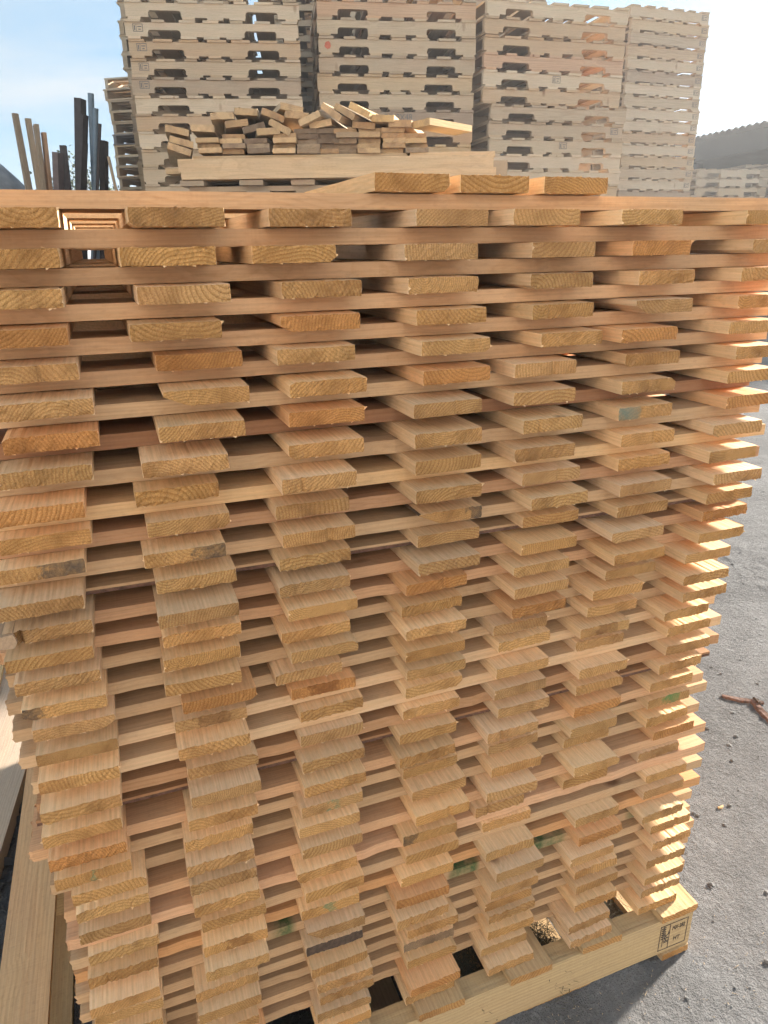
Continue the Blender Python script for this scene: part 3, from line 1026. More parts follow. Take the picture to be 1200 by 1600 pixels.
def stringer_poly(notched, L_=PL, h=ST_H, r=0.018, seed=0):
    rr = random.Random(seed)
    x0, x1 = -L_ / 2, L_ / 2
    if not notched:
        return [(x0, 0), (x1, 0), (x1, h), (x0, h)]
    def notch(xa, xb, dep):
        return [(xa, 0), (xa, dep - r), (xa + r * 0.3, dep - r * 0.3), (xa + r, dep), (xb - r, dep), (xb - r * 0.3, dep - r * 0.3), (xb, dep - r), (xb, 0)]
    pts = [(x0, 0)] + notch(x0 + 0.155, x0 + 0.385, 0.040) + notch(x1 - 0.385, x1 - 0.155, 0.040) + [(x1, 0), (x1, h), (x0, h)]
    return pts


def stringer_mesh(name, notched, L_=PL):
    # built with its length along local Y so that the grain runs along it
    poly = stringer_poly(notched, L_)
    n = len(poly)
    V = [(-0.019, a, z) for a, z in poly] + [(0.019, a, z) for a, z in poly]
    if notched:
        # strip above the notches and feet below, as quads
        import bmesh
        bm = bmesh.new()
        f1 = [bm.verts.new((-0.019, a, z)) for a, z in poly]
        bm.faces.new(f1)
        ext = bmesh.ops.extrude_face_region(bm, geom=list(bm.faces))
        bmesh.ops.translate(bm, verts=[v for v in ext['geom'] if isinstance(v, bmesh.types.BMVert)], vec=(0.038, 0, 0))
        bmesh.ops.triangulate(bm, faces=bm.faces[:])
        bmesh.ops.recalc_face_normals(bm, faces=bm.faces[:])
        me = bpy.data.meshes.new(name)
        bm.to_mesh(me)
        bm.free()
    else:
        b = MB()
        b.box((-0.019, -L_ / 2, 0), (0.019, L_ / 2, ST_H))
        me = mesh_from(name, b.v, b.f, [])
    me.materials.append(M['pallet'])
    return me


STR_N = stringer_mesh('stringer_notched', True)
STR_P = stringer_mesh('stringer_plain', False)
STR_S = stringer_mesh('stringer_short', False, 1.0)


def deck_mesh(w, ln=PD, seed=0):
    b = MB()
    r = random.Random(seed)
    b.box((-w / 2, -ln / 2, 0), (w / 2, ln / 2, DK))
    me = mesh_from('deck_board', b.v, b.f, [M['pallet']])
    return me


DM = [deck_mesh(0.088), deck_mesh(0.112), deck_mesh(0.135), deck_mesh(0.075)]
STAMP_BOX = stamp_geo([], frame_bars(-0.035, -0.024, 0.035, 0.024, 0.004, [(-0.012, -0.020, -0.009, 0.020), (-0.002, 0.004, 0.026, 0.010), (0.003, -0.012, 0.020, -0.006), (-0.026, -0.016, -0.018, 0.014)]), M['ink_faded'], 'stamp')
STAMP_TXT = stamp_geo([('GP48X48', 0.062, 0, 0, 0, 0.95)], [], M['ink_faded'], 'stamp')
STAMP_SPOT = None


def spot_mesh():
    V, F = [], []
    n = 14
    r = random.Random(3)
    for y in (-0.0006, 0.0):
        for i in range(n):
            a = 6.283 * i / n
            rr = 0.024 * r.uniform(0.75, 1.15)
            V.append((rr * math.cos(a), y, rr * math.sin(a)))
    F.append(tuple(range(n)))
    F.append(tuple(range(2 * n - 1, n - 1, -1)))
    for i in range(n):
        F.append(((i + 1) % n, i, n + i, n + (i + 1) % n))
    return mesh_from('paint_spot', V, F, [M['orange_paint']])


STAMP_SPOT = spot_mesh()
pr = random.Random(77)
TINTS = [(1.0, 0.97, 0.92), (1.08, 1.05, 1.0), (0.92, 0.88, 0.84), (1.0, 0.90, 0.80), (1.14, 1.14, 1.12), (0.84, 0.80, 0.78), (1.05, 0.98, 0.86)]


def build_pallet(loc, rotz, label, group, style='notched', pitch=0.120, stamp=None, tint=None, length=PL, rich=True):
    root = empty('wooden_pallet', loc, rotz)
    root.scale = (1, 1, pitch / (P_H + 0.0012))
    tag(root, label, 'pallet', group)
    base = tint or pr.choice(TINTS)
    sm_ = {'notched': STR_N, 'plain': STR_P, 'short': STR_S}[style]
    jc = lambda: (lambda k, wm: (base[0] * k, base[1] * k * (1 - wm * 0.4), base[2] * k * (1 - wm)))(pr.uniform(0.84, 1.12), pr.uniform(-0.03, 0.10))
    fs = None
    for n_, y in enumerate((-PD / 2 + 0.030, 0.0, PD / 2 - 0.030)):
        s_ = obj('stringer', sm_, root, loc=(0, y, DK), rot=(0, 0, -math.pi / 2), color=base)
        if n_ == 0:
            fs = s_
    xs = np.linspace(-length / 2 + 0.058, length / 2 - 0.058, 7 if length > 1.1 else 6)
    for n_, x in enumerate(xs):
        obj('deck_board', DM[1] if n_ in (0, len(xs) - 1) else pr.choice(DM[:3]), root, loc=(x + pr.uniform(-.012, .012) * (0 < n_ < len(xs) - 1), pr.uniform(-.006, .006), DK + ST_H), color=jc())
    bx = (-length / 2 + 0.058, -0.17, 0.0, 0.17, length / 2 - 0.058)
    for n_, x in enumerate(bx):
        obj('bottom_board', pr.choice((DM[0], DM[1])), root, loc=(x + pr.uniform(-.02, .02) * (0 < n_ < 4), pr.uniform(-.006, .006), 0), color=jc())
    if stamp:
        me, x, z, nm = stamp
        so_ = obj(nm, me, fs)
        # the stringer's frame is turned a quarter: its local -X looks outward
        so_.location = (0.0192, x, z)
        so_.rotation_euler = (0, 0, math.pi / 2)
    return root


def whole_pallet_mesh(style):
    b = MB()
    ln = 1.0 if style == 'short' else PL
    for y in (-PD / 2 + 0.011, -0.019, PD / 2 - 0.049):
        if style == 'notched':
            xs = (-ln / 2, -ln / 2 + 0.155, -ln / 2 + 0.385, ln / 2 - 0.385, ln / 2 - 0.155, ln / 2)
            for q in range(5):
                b.box((xs[q], y, DK + (0.04 if q in (1, 3) else 0)), (xs[q + 1], y + 0.038, DK + ST_H))
        else:
            b.box((-ln / 2, y, DK), (ln / 2, y + 0.038, DK + ST_H))
    for x in np.linspace(-ln / 2 + 0.058, ln / 2 - 0.058, 7):
        b.box((x - 0.05, -PD / 2, DK + ST_H + 0.0004), (x + 0.05, PD / 2, 2 * DK + ST_H))
    for x in (-ln / 2 + 0.058, -0.17, 0, 0.17, ln / 2 - 0.058):
        b.box((x - 0.05, -PD / 2, 0), (x + 0.05, PD / 2, DK - 0.0004))
    return b.mesh('wooden_pallet_' + style, [M['pallet_far']])


WP = {s: whole_pallet_mesh(s) for s in ('notched', 'short')}


def simple_pallet(loc, rotz, label, group, style='notched', pitch=0.120, tint=None):
    o = obj('wooden_pallet', WP[style], loc=loc, rot=(0, 0, rotz), scale=(1, 1, pitch / (P_H + 0.0012)), color=tint or pr.choice(TINTS))
    tag(o, label, 'pallet', group)
    return o


def stack(name, group, fwd, right, angle, count, style, pitch, z_show, z_frame, jit=0.012, shift=None, stamps=None, tints=None, parts=True, hidden_label=None, facing_end=False):
    """fwd/right: the middle of the face turned to the big stack, angle: how far its right end swings away."""
    d = RIGHT * math.cos(angle) + FWD * math.sin(angle)
    back = FWD * math.cos(angle) - RIGHT * math.sin(angle)
    rz = math.atan2(d.y, d.x)
    if facing_end:
        rz += math.pi / 2
    face = bgp(fwd, right, 0)
    dep = (PL if facing_end else PD) / 2
    n_vis = 0
    for q in range(count - 1, -1, -1):
        z = q * pitch
        j1, j2 = pr.uniform(-jit, jit), pr.uniform(-jit, jit)
        sh = shift(q) if shift else 0.0
        c = face + back * (dep + j2) + d * (j1 + sh)
        loc = Vector((c.x, c.y, z))
        rr = rz + pr.uniform(-0.010, 0.010)
        visible = z_show < z + pitch and z + 0.02 < z_frame
        if visible:
            n_vis += 1
            lab = '%s %s' % ('uppermost visible pallet' if n_vis == 1 else ORD[n_vis] + ' visible pallet from the top', name)
        elif z + 0.02 >= z_frame:
            lab = 'pallet above the picture in %s' % name.split(' ', 1)[1]
        else:
            lab = hidden_label or ('pallet low in %s, behind the board stack' % name.split(' ', 1)[1])
        ti = tints.get(n_vis) if (tints and visible) else None
        if visible and parts:
            build_pallet(loc, rr, lab, group, style, pitch, (stamps or {}).get(n_vis), ti, 1.0 if style == 'short' else PL)
        else:
            simple_pallet(loc, rr, lab, group, 'short' if style == 'short' else 'notched', pitch, ti)


bx_st = (STAMP_BOX, -0.52, 0.052, 'stamp')
stack('in the left tall stack', 'pallets in the left tall stack', 6.0, -1.178, math.radians(6), 26, 'notched', 0.118, 1.55, 2.94,
      stamps={2: bx_st, 3: bx_st, 4: bx_st, 5: bx_st}, tints={8: (1.25, 1.27, 1.27)})
stack('in the middle tall stack', 'pallets in the middle tall stack', 6.35, 0.155, math.radians(7.5), 26, 'notched', 0.1215, 1.55, 3.01,
      stamps={3: (STAMP_SPOT, -0.54, 0.045, 'paint_spot'), 7: (STAMP_TXT, 0.0, 0.048, 'stamp')}, tints={7: (0.70, 0.66, 0.66), 8: (1.0, 0.82, 0.66), 9: (1.0, 0.88, 0.68), 1: (1.05, 0.88, 0.78)})
stack('in the right tall stack', 'pallets in the right tall stack', 6.55, 1.42, math.radians(15), 26, 'notched', 0.1175, 1.55, 3.06,
      shift=lambda q: 0.0 if q > 19 else 0.06, tints={4: (1.05, 0.86, 0.78), 1: (1.15, 1.15, 1.12), 10: (1.15, 1.14, 1.12)},
      stamps={8: (STAMP_BOX, 0.53, 0.050, 'stamp'), 5: (STAMP_BOX, 0.02, 0.052, 'stamp'), 9: (STAMP_BOX, 0.05, 0.052, 'stamp')})
stack('in the narrow stack farther right', 'pallets in the narrow stack farther right', 8.8, 3.12, math.radians(20), 31, 'short', 0.116, 1.55, 4.5,
      shift=lambda q: 0.0035 * (20 - q), stamps={q: (STAMP_BOX, 0.44, 0.045, 'stamp') for q in range(1, 16)})
# stacks behind those, seen in the slits between them
stack('in the rear stack left of the left one', 'pallets in the low rear stack', 9.6, -2.74, math.radians(-14), 27, 'notched', 0.1195, 1.6, 4.5, jit=0.03, tints={6: (0.42, 0.46, 0.58)}, facing_end=True)
stack('in the stack behind the left tall one', 'pallets behind the left tall stack', 7.1, -1.66, math.radians(3), 29, 'notched', 0.120, 1.6, 3.25, parts=False, facing_end=True)
stack('in the farthest stack behind the first slit', 'pallets behind the first slit', 8.85, -0.60, math.radians(3), 36, 'notched', 0.120, 1.6, 4.0, parts=False)
stack('in the stack behind the first slit', 'pallets behind the first slit', 7.55, -0.35, math.radians(3), 33, 'notched', 0.120, 1.6, 3.8, parts=False)
stack('in the stack behind the second slit', 'pallets behind the second slit', 7.95, 1.00, math.radians(5), 33, 'notched', 0.120, 1.6, 3.8, parts=False)
# far pallets under the shed roof
for n_, (f_, r_, cnt, a_) in enumerate(((11.7, 5.30, 19, 14), (12.3, 6.75, 20, 10), (13.6, 4.45, 18, 8), (15.0, 7.6, 22, 5))):
    stack('in the far %s stack under the shed' % ('near-left', 'near-right', 'rear-left', 'rear-right')[n_], 'pallets under the shed roof', f_, r_, math.radians(a_), cnt, 'notched', 0.122, 1.5, 4.0, jit=0.03, parts=False)

# ------------------------------------------------------------------ lumber pile between the stack and the pallets
OLD = [M['old'], M['old_end'], M['bark']]
pile_m = [board_mesh('offcut_board', 700 + i, OLD, rough=1.0, length=0.62, nseg=3, nx=10, nz=3, w=0.086, t=0.0172) for i in range(6)]
PILE_F = 3.0
rzp = -YAW
pp = random.Random(15)
GREYS = {'n': (1.10, 1.04, 0.92), 'g': (0.72, 0.72, 0.74), 'd': (0.46, 0.46, 0.50), 'p': (1.22, 1.18, 1.08), 'b': (0.98, 0.88, 0.76), 'y': (1.30, 1.18, 0.90)}


def pz(y8):
    """height in the pile from a row measured on the photograph's enlargement"""
    y = 140 + y8 / 2.5
    return 1.817 - (y - 150) * 0.00216


def prt(x8):
    return -0.839 + x8 / 2.5 * 0.002392


n_off = 0


def offcut(x8, y8, roll=0.0, yaw=0.0, tone='n', dy=0.0, label=None, pitch=0.0, lscale=1.0, zscale=1.0):
    global n_off
    r = prt(x8)
    z = pz(y8)
    p = bgp(PILE_F + dy, r, z)
    kk = pp.uniform(0.85, 1.1)
    c = [k * kk for k in GREYS[tone]]
    e = Matrix.Rotation(rzp + yaw, 4, 'Z') @ Matrix.Rotation(pitch, 4, 'X') @ Matrix.Rotation(roll, 4, 'Y')
    o = obj('offcut_board', pile_m[n_off % 6], loc=p, rot=e.to_euler(), color=c, scale=(1, lscale, zscale))
    tag(o, label or 'offcut', 'board', 'weathered offcuts heaped on the lumber pile')
    n_off += 1
    return o


# neat columns of offcut ends: x centre, lowest row, number, tones
cols_ = [(210, 236, 3, 'nnn'), (302, 238, 4, 'bgnb'), (400, 240, 3, 'dgd'), (505, 242, 4, 'pnnb'), (596, 244, 5, 'gggdd'), (676, 244, 5, 'bgddd'),
         (752, 246, 5, 'ggggb'), (838, 246, 5, 'nnnnn'), (935, 247, 5, 'nbnbn'), (1022, 248, 4, 'gbnb')]
cn = ['first', 'second', 'third', 'fourth', 'fifth', 'sixth', 'seventh', 'eighth', 'ninth', 'tenth']
for ci, (xc, yb, n_, tones) in enumerate(cols_):
    for q in range(n_):
        y8 = yb - q * 20.2 - 0.5
        offcut(xc + pp.uniform(-7, 7), y8, pp.uniform(-0.02, 0.02), pp.uniform(-0.08, 0.08), tones[q], pp.uniform(-0.03, 0.03),
               'weathered offcut end, %s up in the %s column of the lumber pile' % (['lowest', 'second', 'third', 'fourth', 'fifth'][q], cn[ci]))
# the jumbled boards thrown on top; roll > 0 dips to the right
top_ = [(100, 236, 0.38, 0.25, 'n', 'lowest of the three slanting offcuts at the pile\'s left end'),
        (105, 205, 0.30, 0.25, 'n', 'middle one of the slanting offcuts at the pile\'s left end'),
        (92, 160, 0.24, 0.22, 'n', 'upper slanting offcut at the pile\'s left end'),
        (190, 150, 0.05, 0.1, 'p', 'flat pale offcut above the pile\'s first column'),
        (272, 105, -0.04, 0.15, 'p', 'pale offcut lying flat above the second column'),
        (325, 132, -0.14, 0.2, 'b', 'brown offcut tilted up to the right, upper left of the pile'),
        (362, 88, 0.06, 0.1, 'n', 'offcut bridging the upper left of the pile'),
        (392, 150, -0.30, 0.1, 'd', 'nearly black offcut tilted up to the right'),
        (450, 168, -0.08, 0.2, 'n', 'offcut wedged above the fourth column'),
        (488, 150, 0.60, 0.0, 'n', 'steep offcut dipping right above the fourth column'),
        (462, 100, 0.42, 0.2, 'b', 'brown offcut dipping right near the pile\'s top'),
        (540, 78, 0.22, 0.3, 'n', 'topmost offcut dipping right, left of the crest'),
        (562, 108, 0.10, 0.2, 'b', 'brown offcut under the crest of the pile'),
        (615, 122, -0.46, -0.2, 'p', 'pale offcut tilted up to the right at the crest'),
        (652, 140, -0.16, -0.2, 'p', 'short pale offcut end low at the crest'),
        (690, 100, 0.75, -0.3, 'n', 'steep offcut dipping right at the crest'),
        (742, 98, 0.66, -0.3, 'n', 'steep pale offcut right of the crest'),
        (800, 98, 0.62, -0.35, 'y', 'long bright offcut dipping right from the crest'),
        (893, 130, 0.08, -0.2, 'y', 'bright rounded offcut end right of the crest'),
        (820, 150, 0.10, 0.0, 'b', 'brown offcut lying flat over the eighth column'),
        (960, 150, 0.05, -0.2, 'b', 'brown offcut over the ninth column'),
        (1040, 152, -0.06, -0.75, 'y', 'sunlit yellow offcut sticking out at the pile\'s right end')]
for x8, y8, ro, ya, tn, lb in top_:
    offcut(x8, y8, ro * 0.8, ya, tn, pp.uniform(-0.06, 0.02), lb, lscale=0.42 if x8 > 1000 else pp.uniform(0.5, 0.9), zscale=1.35)

# long boards laid across under the offcuts
def long_board(x0, x1, y8, t, w, tone, dy, label, seed):
    r0, r1 = prt(x0), prt(x1)
    me = board_mesh('long_board', seed, OLD, rough=1.0, length=r1 - r0, w=w, t=t, nseg=20, nx=8, nz=3)
    p = bgp(PILE_F - 0.02 + w / 2 + dy, r0, pz(y8))
    o = obj('long_board', me, loc=p, rot=(0, 0, rzp - math.pi / 2), color=GREYS[tone])
    tag(o, label, 'board', 'long boards under the offcut heap')


long_board(140, 990, 266, 0.018, 0.09, 'n', 0.02, 'long brown board right under the heaped offcuts', 801)
long_board(1000, 1335, 266, 0.018, 0.09, 'p', 0.0, 'pale board end butting on at the pile\'s right', 802)
long_board(85, 1330, 312, 0.046, 0.14, 'p', 0.0, 'thick pale long board with wavy grain beneath the pile', 803)
long_board(95, 1340, 342, 0.028, 0.14, 'p', -0.01, 'lower pale long board beneath the pile', 804)
long_board(20, 100, 312, 0.02, 0.09, 'n', 0.05, 'short board end poking out at the pile\'s lower left', 805)
for yy_ in (0.55, 0.30):
    pass
# filler boards behind the front ones, and the crossed stack that carries the heap
fb = MB()
f_r = random.Random(4)
zt = pz(342) - 0.002
lay, z = 0, zt - 0.019
while z > 0.02:
    if lay % 2 == 0:
        for q in range(6):
            r_ = prt(150) + q * 0.215 + f_r.uniform(-0.03, 0.03)
            mt = Matrix.Translation(bgp(PILE_F + f_r.uniform(-0.03, 0.03), r_, z)) @ Matrix.Rotation(rzp, 4, 'Z')
            fb.box((-0.045, 0, 0), (0.045, 0.62, 0.0185), 0, mt)
    else:
        for q in range(4):
            mt = Matrix.Translation(bgp(PILE_F + 0.02 + q * 0.17, prt(110), z)) @ Matrix.Rotation(rzp, 4, 'Z')
            fb.box((0, 0, 0), (1.2 + f_r.uniform(-.04, .02), 0.089, 0.0185), 0, mt)
    z -= 0.0190
    lay += 1
for q in range(3):
    mt = Matrix.Translation(bgp(PILE_F + 0.16 + q * 0.15, prt(110), zt)) @ Matrix.Rotation(rzp, 4, 'Z')
    fb.box((0, 0, 0), (1.25, 0.12, 0.072), 0, mt)
o = obj('crossed_boards', fb.mesh('crossed_boards', [wood('weathered_inner', (0.42, 0.33, 0.23), (0.27, 0.2, 0.13), grey=0.3, island=True, knots=False, tint=False)]))
tag(o, 'second crossed stack of boards carrying the offcut heap', 'boards', kind='stuff')

# ------------------------------------------------------------------ posts and steel at the left
def leaning(name, label, cat, r_top, z_top, r_low, z_low, size, mat, fwd=7.5, shape='board', group=None, tint=(1, 1, 1), seed=0):
    k = (r_top - r_low) / (z_top - z_low)
    r_bot = r_low - k * z_low
    a, b = bgp(fwd, r_bot, -0.02), bgp(fwd + 0.05, r_top, z_top)
    ax = b - a
    ln = ax.length
    rot = ax.to_track_quat('Z', 'Y').to_matrix().to_4x4()
    turn = Matrix.Rotation(-YAW - rot.to_euler().z, 4, 'Z') if False else Matrix.Identity(4)
    mt = rot
    s = size
    if shape == 'board':
        me = board_mesh(name, 900 + seed, OLD, rough=1.0, length=ln, w=s[0], t=s[1], nseg=6, nx=6)
        # local Y is the long axis
        rot = ax.to_track_quat('Y', 'Z').to_matrix().to_4x4()
        o = obj(name, me, color=tint)
        o.matrix_world = Matrix.Translation(a) @ rot @ Matrix.Rotation(math.radians(20), 4, 'Y')
        o.color = (tint[0], tint[1], tint[2], 1)
    else:
        m = MB()
        if shape == 'channel':
            w, d, t = s
            poly = [(-w / 2, -d / 2), (w / 2, -d / 2), (w / 2, d / 2), (w / 2 - t, d / 2), (w / 2 - t, -d / 2 + t), (-w / 2 + t, -d / 2 + t), (-w / 2 + t, d / 2), (-w / 2, d / 2)]
        elif shape == 'pipe':
            poly = [(s[0] * math.cos(6.2832 * i / 14), s[0] * math.sin(6.2832 * i / 14)) for i in range(14)]
        else:
            w, d, t = s
            poly = [(-w / 2, -d / 2), (w / 2, -d / 2), (w / 2, -d / 2 + t), (-w / 2 + t, -d / 2 + t), (-w / 2 + t, d / 2), (-w / 2, d / 2)]
        n = len(poly)
        V = [(x, y, 0) for x, y in poly] + [(x, y, ln) for x, y in poly]
        if shape == 'pipe':
            V += [(x * 0.85, y * 0.85, ln) for x, y in poly] + [(x * 0.85, y * 0.85, ln - 0.3) for x, y in poly]
        F = [tuple(reversed(range(n)))]
        for i in range(n):
            j = (i + 1) % n
            F.append((i, j, n + j, n + i))
            if shape == 'pipe':
                F.append((n + i, n + j, 2 * n + j, 2 * n + i))
                F.append((2 * n + i, 2 * n + j, 3 * n + j, 3 * n + i))
        F.append(tuple(range(n, 2 * n)) if shape != 'pipe' else tuple(range(3 * n, 4 * n)))
        me = mesh_from(name, V, F, [mat])
        o = obj(name, me)
        o.matrix_world = Matrix.Translation(a) @ rot @ Matrix.Rotation(-YAW, 4, 'Z')
    tag(o, label, cat, group)
    return o


gw = 'wooden stakes leaning at the left'
for q, (a, b, c, d, lb, ti, f_) in enumerate((
        (-2.950, 2.352, -2.940, 1.779, 'tallest grey wooden stake at the far left', (0.72, 0.70, 0.70), 6.5),
        (-2.986, 2.312, -2.970, 1.779, 'grey wooden stake just left of the tallest one', (0.80, 0.76, 0.74), 6.58),
        (-2.849, 2.314, -2.844, 1.777, 'thin grey stake left in the second bundle', (0.80, 0.78, 0.78), 6.5),
        (-2.815, 2.268, -2.815, 1.777, 'brownish stake right in the second bundle', (0.90, 0.80, 0.74), 6.56),
        (-2.769, 2.272, -2.791, 1.777, 'grey stake left in the third bundle', (0.80, 0.78, 0.78), 6.5),
        (-2.736, 2.217, -2.755, 1.776, 'reddish stake right in the third bundle', (1.05, 0.80, 0.68), 6.54))):
    leaning('wooden_stake', lb, 'stake', a, b, c, d, (0.042, 0.030), None, f_, 'board', gw, ti, q)
leaning('wooden_stake', 'short pale stake leaning left of the low rear pallet stack', 'stake', -2.242, 2.028, -2.212, 1.769, (0.028, 0.02), None, 6.5, 'board', gw, (1.0, 0.95, 0.9), 9)
gs = 'steel sections standing at the left'
leaning('steel_channel', 'tallest dark steel channel behind the others', 'steel channel', -2.441, 2.472, -2.540, 1.774, (0.078, 0.06, 0.012), M['steel_dark'], 6.62, 'channel', gs)
leaning('steel_channel', 'second dark steel channel overlapping the tallest one', 'steel channel', -2.405, 2.345, -2.510, 1.773, (0.070, 0.05, 0.012), M['steel_dark'], 6.54, 'channel', gs)
leaning('steel_channel', 'short brown steel channel at the left of the steel', 'steel channel', -2.605, 2.052, -2.640, 1.775, (0.078, 0.05, 0.012), M['steel_brown'], 6.40, 'channel', gs)
leaning('steel_angle', 'short dark steel angle behind the brown channel', 'steel angle', -2.584, 2.112, -2.595, 1.774, (0.065, 0.05, 0.012), M['steel_dark'], 6.48, 'angle', gs)
leaning('steel_channel', 'short dark steel channel in front of the pipes', 'steel channel', -2.390, 2.124, -2.460, 1.773, (0.074, 0.05, 0.012), M['steel_dark'], 6.40, 'channel', gs)
leaning('steel_pipe', 'tallest blue-grey steel pipe', 'pipe', -2.334, 2.502, -2.410, 1.772, (0.024,), M['steel_blue'], 6.58, 'pipe', gs)
leaning('steel_pipe', 'blue-grey steel pipe right of the tallest one', 'pipe', -2.290, 2.384, -2.390, 1.772, (0.022,), M['steel_blue'], 6.52, 'pipe', gs)
leaning('steel_pipe', 'thin dark pipe at the right of the steel', 'pipe', -2.265, 2.271, -2.360, 1.772, (0.013,), M['steel_dark'], 6.50, 'pipe', gs)
leaning('steel_angle', 'dark steel angle behind the thin pipe', 'steel angle', -2.285, 2.16, -2.340, 1.773, (0.055, 0.05, 0.012), M['steel_dark'], 6.60, 'angle', gs)

# tarpaulin-covered heap at the far left
def mound():
    V, F = [], []
    nu, nv = 34, 18
    for j in range(nv + 1):
        for i in range(nu):
            a = 6.2832 * i / nu
            s = j / nv
            rad = math.cos(s * math.pi / 2)
            h = math.sin(s * math.pi / 2) ** 0.8
            wob = 1 + 0.07 * math.sin(3 * a + 2 * s) + 0.05 * math.sin(7 * a + 5 * s) + 0.02 * math.sin(17 * a)
            V.append((1.25 * rad * wob * math.cos(a), 1.0 * rad * wob * math.sin(a), 2.35 * h * (1 + 0.03 * math.sin(5 * a) * rad)))
    for j in range(nv):
        for i in range(nu):
            F.append((j * nu + i, j * nu + (i + 1) % nu, (j + 1) * nu + (i + 1) % nu, (j + 1) * nu + i))
    return mesh_from('cover', V, F, [M['tarp']], smooth=True)


tr_root = empty('covered_heap', bgp(6.6, -3.98, 0))
tag(tr_root, 'grey tarpaulin-covered heap at the left edge below the stakes', 'heap')
obj('cover', mound(), tr_root)
cv = MB()
pv = []
for i in range(25):
    s = i / 24
    pv.append(Vector((-0.2 + 1.45 * s, -0.35 - 0.45 * s, 2.37 * math.cos(s * 1.35) + 0.02)))
for i in range(24):
    d = (pv[i + 1] - pv[i])
    mt = Matrix.Translation(pv[i]) @ d.to_track_quat('Y', 'Z').to_matrix().to_4x4()
    cv.box((-0.012, 0, -0.012), (0.012, d.length * 1.02, 0.012), 0, mt)
obj('rope', cv.mesh('rope', [M['cable']]), tr_root)

# ------------------------------------------------------------------ shed at the right
shed = empty('open_shed', bgp(18.0, 7.21, 0), -YAW + 0.243)
tag(shed, 'long open shed with corrugated metal roof at the right', 'shed')
SX0 = 0.0   # front plane, in the shed's own frame (x right, y forward)
y0_, y1_ = -6.0, 9.0
V, F = [], []
n_ = 300
for side in (0, 1):
    for i in range(n_ + 1):
        y = y0_ + (y1_ - y0_) * i / n_
        z = 0.022 * math.sin(i * math.pi / 2 * 1.0)
        V.append((SX0 - 0.25 + side * 7.0, y, 3.50 - side * 0.75 + z))
for i in range(n_):
    F.append((i, i + 1, n_ + 2 + i, n_ + 1 + i))
b = len(V)
V += [(x, y, z - 0.02) for x, y, z in V[:b]]
F += [tuple(reversed([q + b for q in f])) for f in F[:n_]]
rm = mesh_from('roof', V, F, [M['roof']])
obj('roof', rm, shed)
m = MB(); m.box((SX0, y0_, 3.04), (SX0 + 0.10, y1_, 3.44)); obj('fascia', m.mesh('fascia', [M['shed_dark']]), shed)
m = MB(); m.box((SX0 + 6.4, y0_, 0), (SX0 + 6.5, y1_, 2.75)); obj('back_wall', m.mesh('back_wall', [M['shed_wall']]), shed)
m = MB(); m.box((SX0 + 0.3, y1_ - 0.1, 0), (SX0 + 6.3, y1_, 2.3)); obj('end_wall', m.mesh('end_wall', [M['shed_wall']]), shed)
pm = MB(); pm.box((-0.08, -0.08, 0), (0.08, 0.08, 3.0)); pm = pm.mesh('post', [M['shed_dark']])
for q in range(6):
    obj('post', pm, shed, loc=(SX0 + 0.1, y0_ + 0.3 + q * 2.85, 0))

# ------------------------------------------------------------------ added, unseen building behind the viewer: bounces sun onto the stack's front
bounce = empty('warehouse', (-2.6, -7.2, 0), math.radians(-28))
tag(bounce, 'long cream-clad warehouse across the lane behind the viewer', 'warehouse')
m = MB()
for q in range(54):
    x = -9.5 + q * 0.35
    m.box((x, -0.06, 0.0), (x + 0.33, 0.0, 7.6))
    m.box((x + 0.33, -0.06, 0.0), (x + 0.35, -0.02, 7.6))
o = obj('wall', m.mesh('wall', [M['cream']]), bounce); o['kind'] = 'stuff'
m = MB(); m.box((-9.7, -9.0, 7.61), (9.7, 0.3, 7.8)); obj('roof', m.mesh('roof', [M['roof']]), bounce)
m = MB(); m.box((-1.8, 0.004, 0.0), (1.8, 0.05, 3.4)); dr = obj('door', m.mesh('door', [M['steel_blue']]), bounce)
m = MB(); m.box((1.4, 0.05, 1.0), (1.46, 0.09, 1.25)); obj('handle', m.mesh('handle', [M['cable']]), dr)

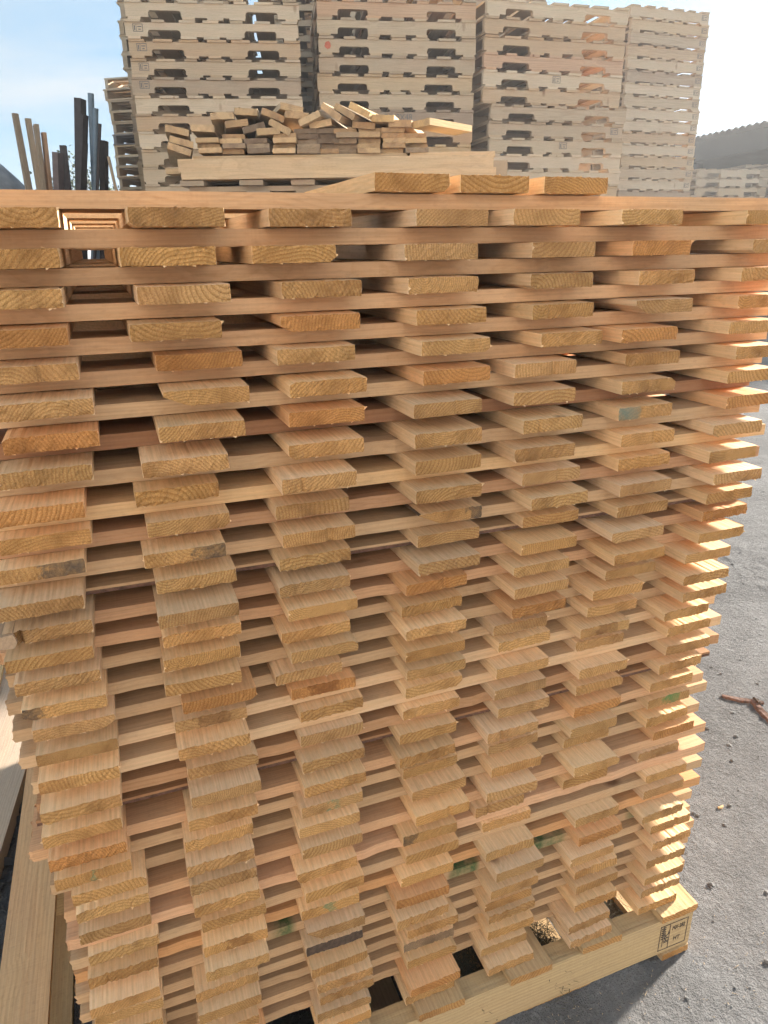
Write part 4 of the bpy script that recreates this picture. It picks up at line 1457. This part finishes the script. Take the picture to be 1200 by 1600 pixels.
# ------------------------------------------------------------------ trees far behind
def leaf_tree(loc, h, rad, seed, label, n=1500, thin=1.0):
    r = random.Random(seed)
    root = empty('broadleaf_tree', loc)
    tag(root, label, 'tree', 'trees beyond the yard')
    tv, tf = [], []

    def limb(a, b, ra, rb):
        d = b - a
        q = d.to_track_quat('Z', 'Y').to_matrix().to_4x4()
        s = len(tv)
        for (c, rr) in ((a, ra), (b, rb)):
            for i in range(6):
                an = 6.2832 * i / 6
                tv.append(c + (q @ Vector((rr * math.cos(an), rr * math.sin(an), 0))))
        for i in range(6):
            tf.append((s + i, s + (i + 1) % 6, s + 6 + (i + 1) % 6, s + 6 + i))

    top = Vector((0, 0, h * 0.55))
    limb(Vector((0, 0, 0)), top, 0.07, 0.045)
    tips = []
    for q in range(13):
        a = r.uniform(0, 6.28)
        e = r.uniform(0.2, 1.2)
        base = Vector((0, 0, h * r.uniform(0.3, 0.55)))
        tip = base + Vector((math.cos(a) * math.cos(e) * rad, math.sin(a) * math.cos(e) * rad, math.sin(e) * h * 0.45)) * r.uniform(0.6, 1.0)
        limb(base, tip, 0.03, 0.008)
        tips.append((base, tip))
        for _ in range(3):
            t2 = tip + Vector((r.gauss(0, .3), r.gauss(0, .3), r.uniform(-.1, .4)))
            limb(base.lerp(tip, 0.6), t2, 0.01, 0.004)
            tips.append((base.lerp(tip, 0.6), t2))
    obj('trunk', mesh_from('trunk', tv, tf, [M['twig']]), root)
    V, F = [], []
    for q in range(n):
        a, b = r.choice(tips)
        c = a.lerp(b, r.uniform(0.35, 1.1)) + Vector((r.gauss(0, .13), r.gauss(0, .13), r.gauss(0, .13)))
        d = Vector((r.gauss(0, 1), r.gauss(0, 1), r.gauss(0, 1))).normalized()
        u = d.cross(Vector((r.random(), r.random(), 1))).normalized() * r.uniform(0.025, 0.05)
        k = len(V)
        ln = r.uniform(0.05, 0.11)
        V += [c, c + d * ln * 0.5 + u, c + d * ln, c + d * ln * 0.5 - u]
        F.append((k, k + 1, k + 2, k + 3))
    t = r.uniform(0.85, 1.2)
    obj('crown', mesh_from('crown', V, F, [M['leaf']]), root, color=(t * 1.1, t, t * 0.8))


leaf_tree(bgp(22, -9.1, 0), 3.7, 1.1, 1, 'faint leafy tree between the stakes and the steel sections', 1100)
leaf_tree(bgp(21, -7.45, 0), 3.55, 1.1, 2, 'green tree beyond the steel, left of the low pallet stack', 2000)
leaf_tree(bgp(32, -11.6, 0), 4.4, 1.5, 3, 'pale tree farther behind the steel sections', 1400)
leaf_tree(bgp(28, -13.9, 0), 3.4, 1.4, 4, 'low pale tree behind the wooden stakes', 1200)

# ------------------------------------------------------------------ dusty air lit from the sun's side
hz = NT('dusty_air')
hv = hz.n('VolumePrincipled', {'Color': c4(0.96, 0.97, 1.0), 'Density': HAZE, 'Anisotropy': 0.45})
hz.n('OutputMaterial', {'Volume': hv.outputs[0]})
hb = MB()
hb.box((-1600, -1600, -1.2), (1600, 2600, 8.4))
hob = obj('haze', hb.mesh('haze', [hz.m]))
tag(hob, 'thin dusty air hanging over the whole yard', None, kind='stuff')
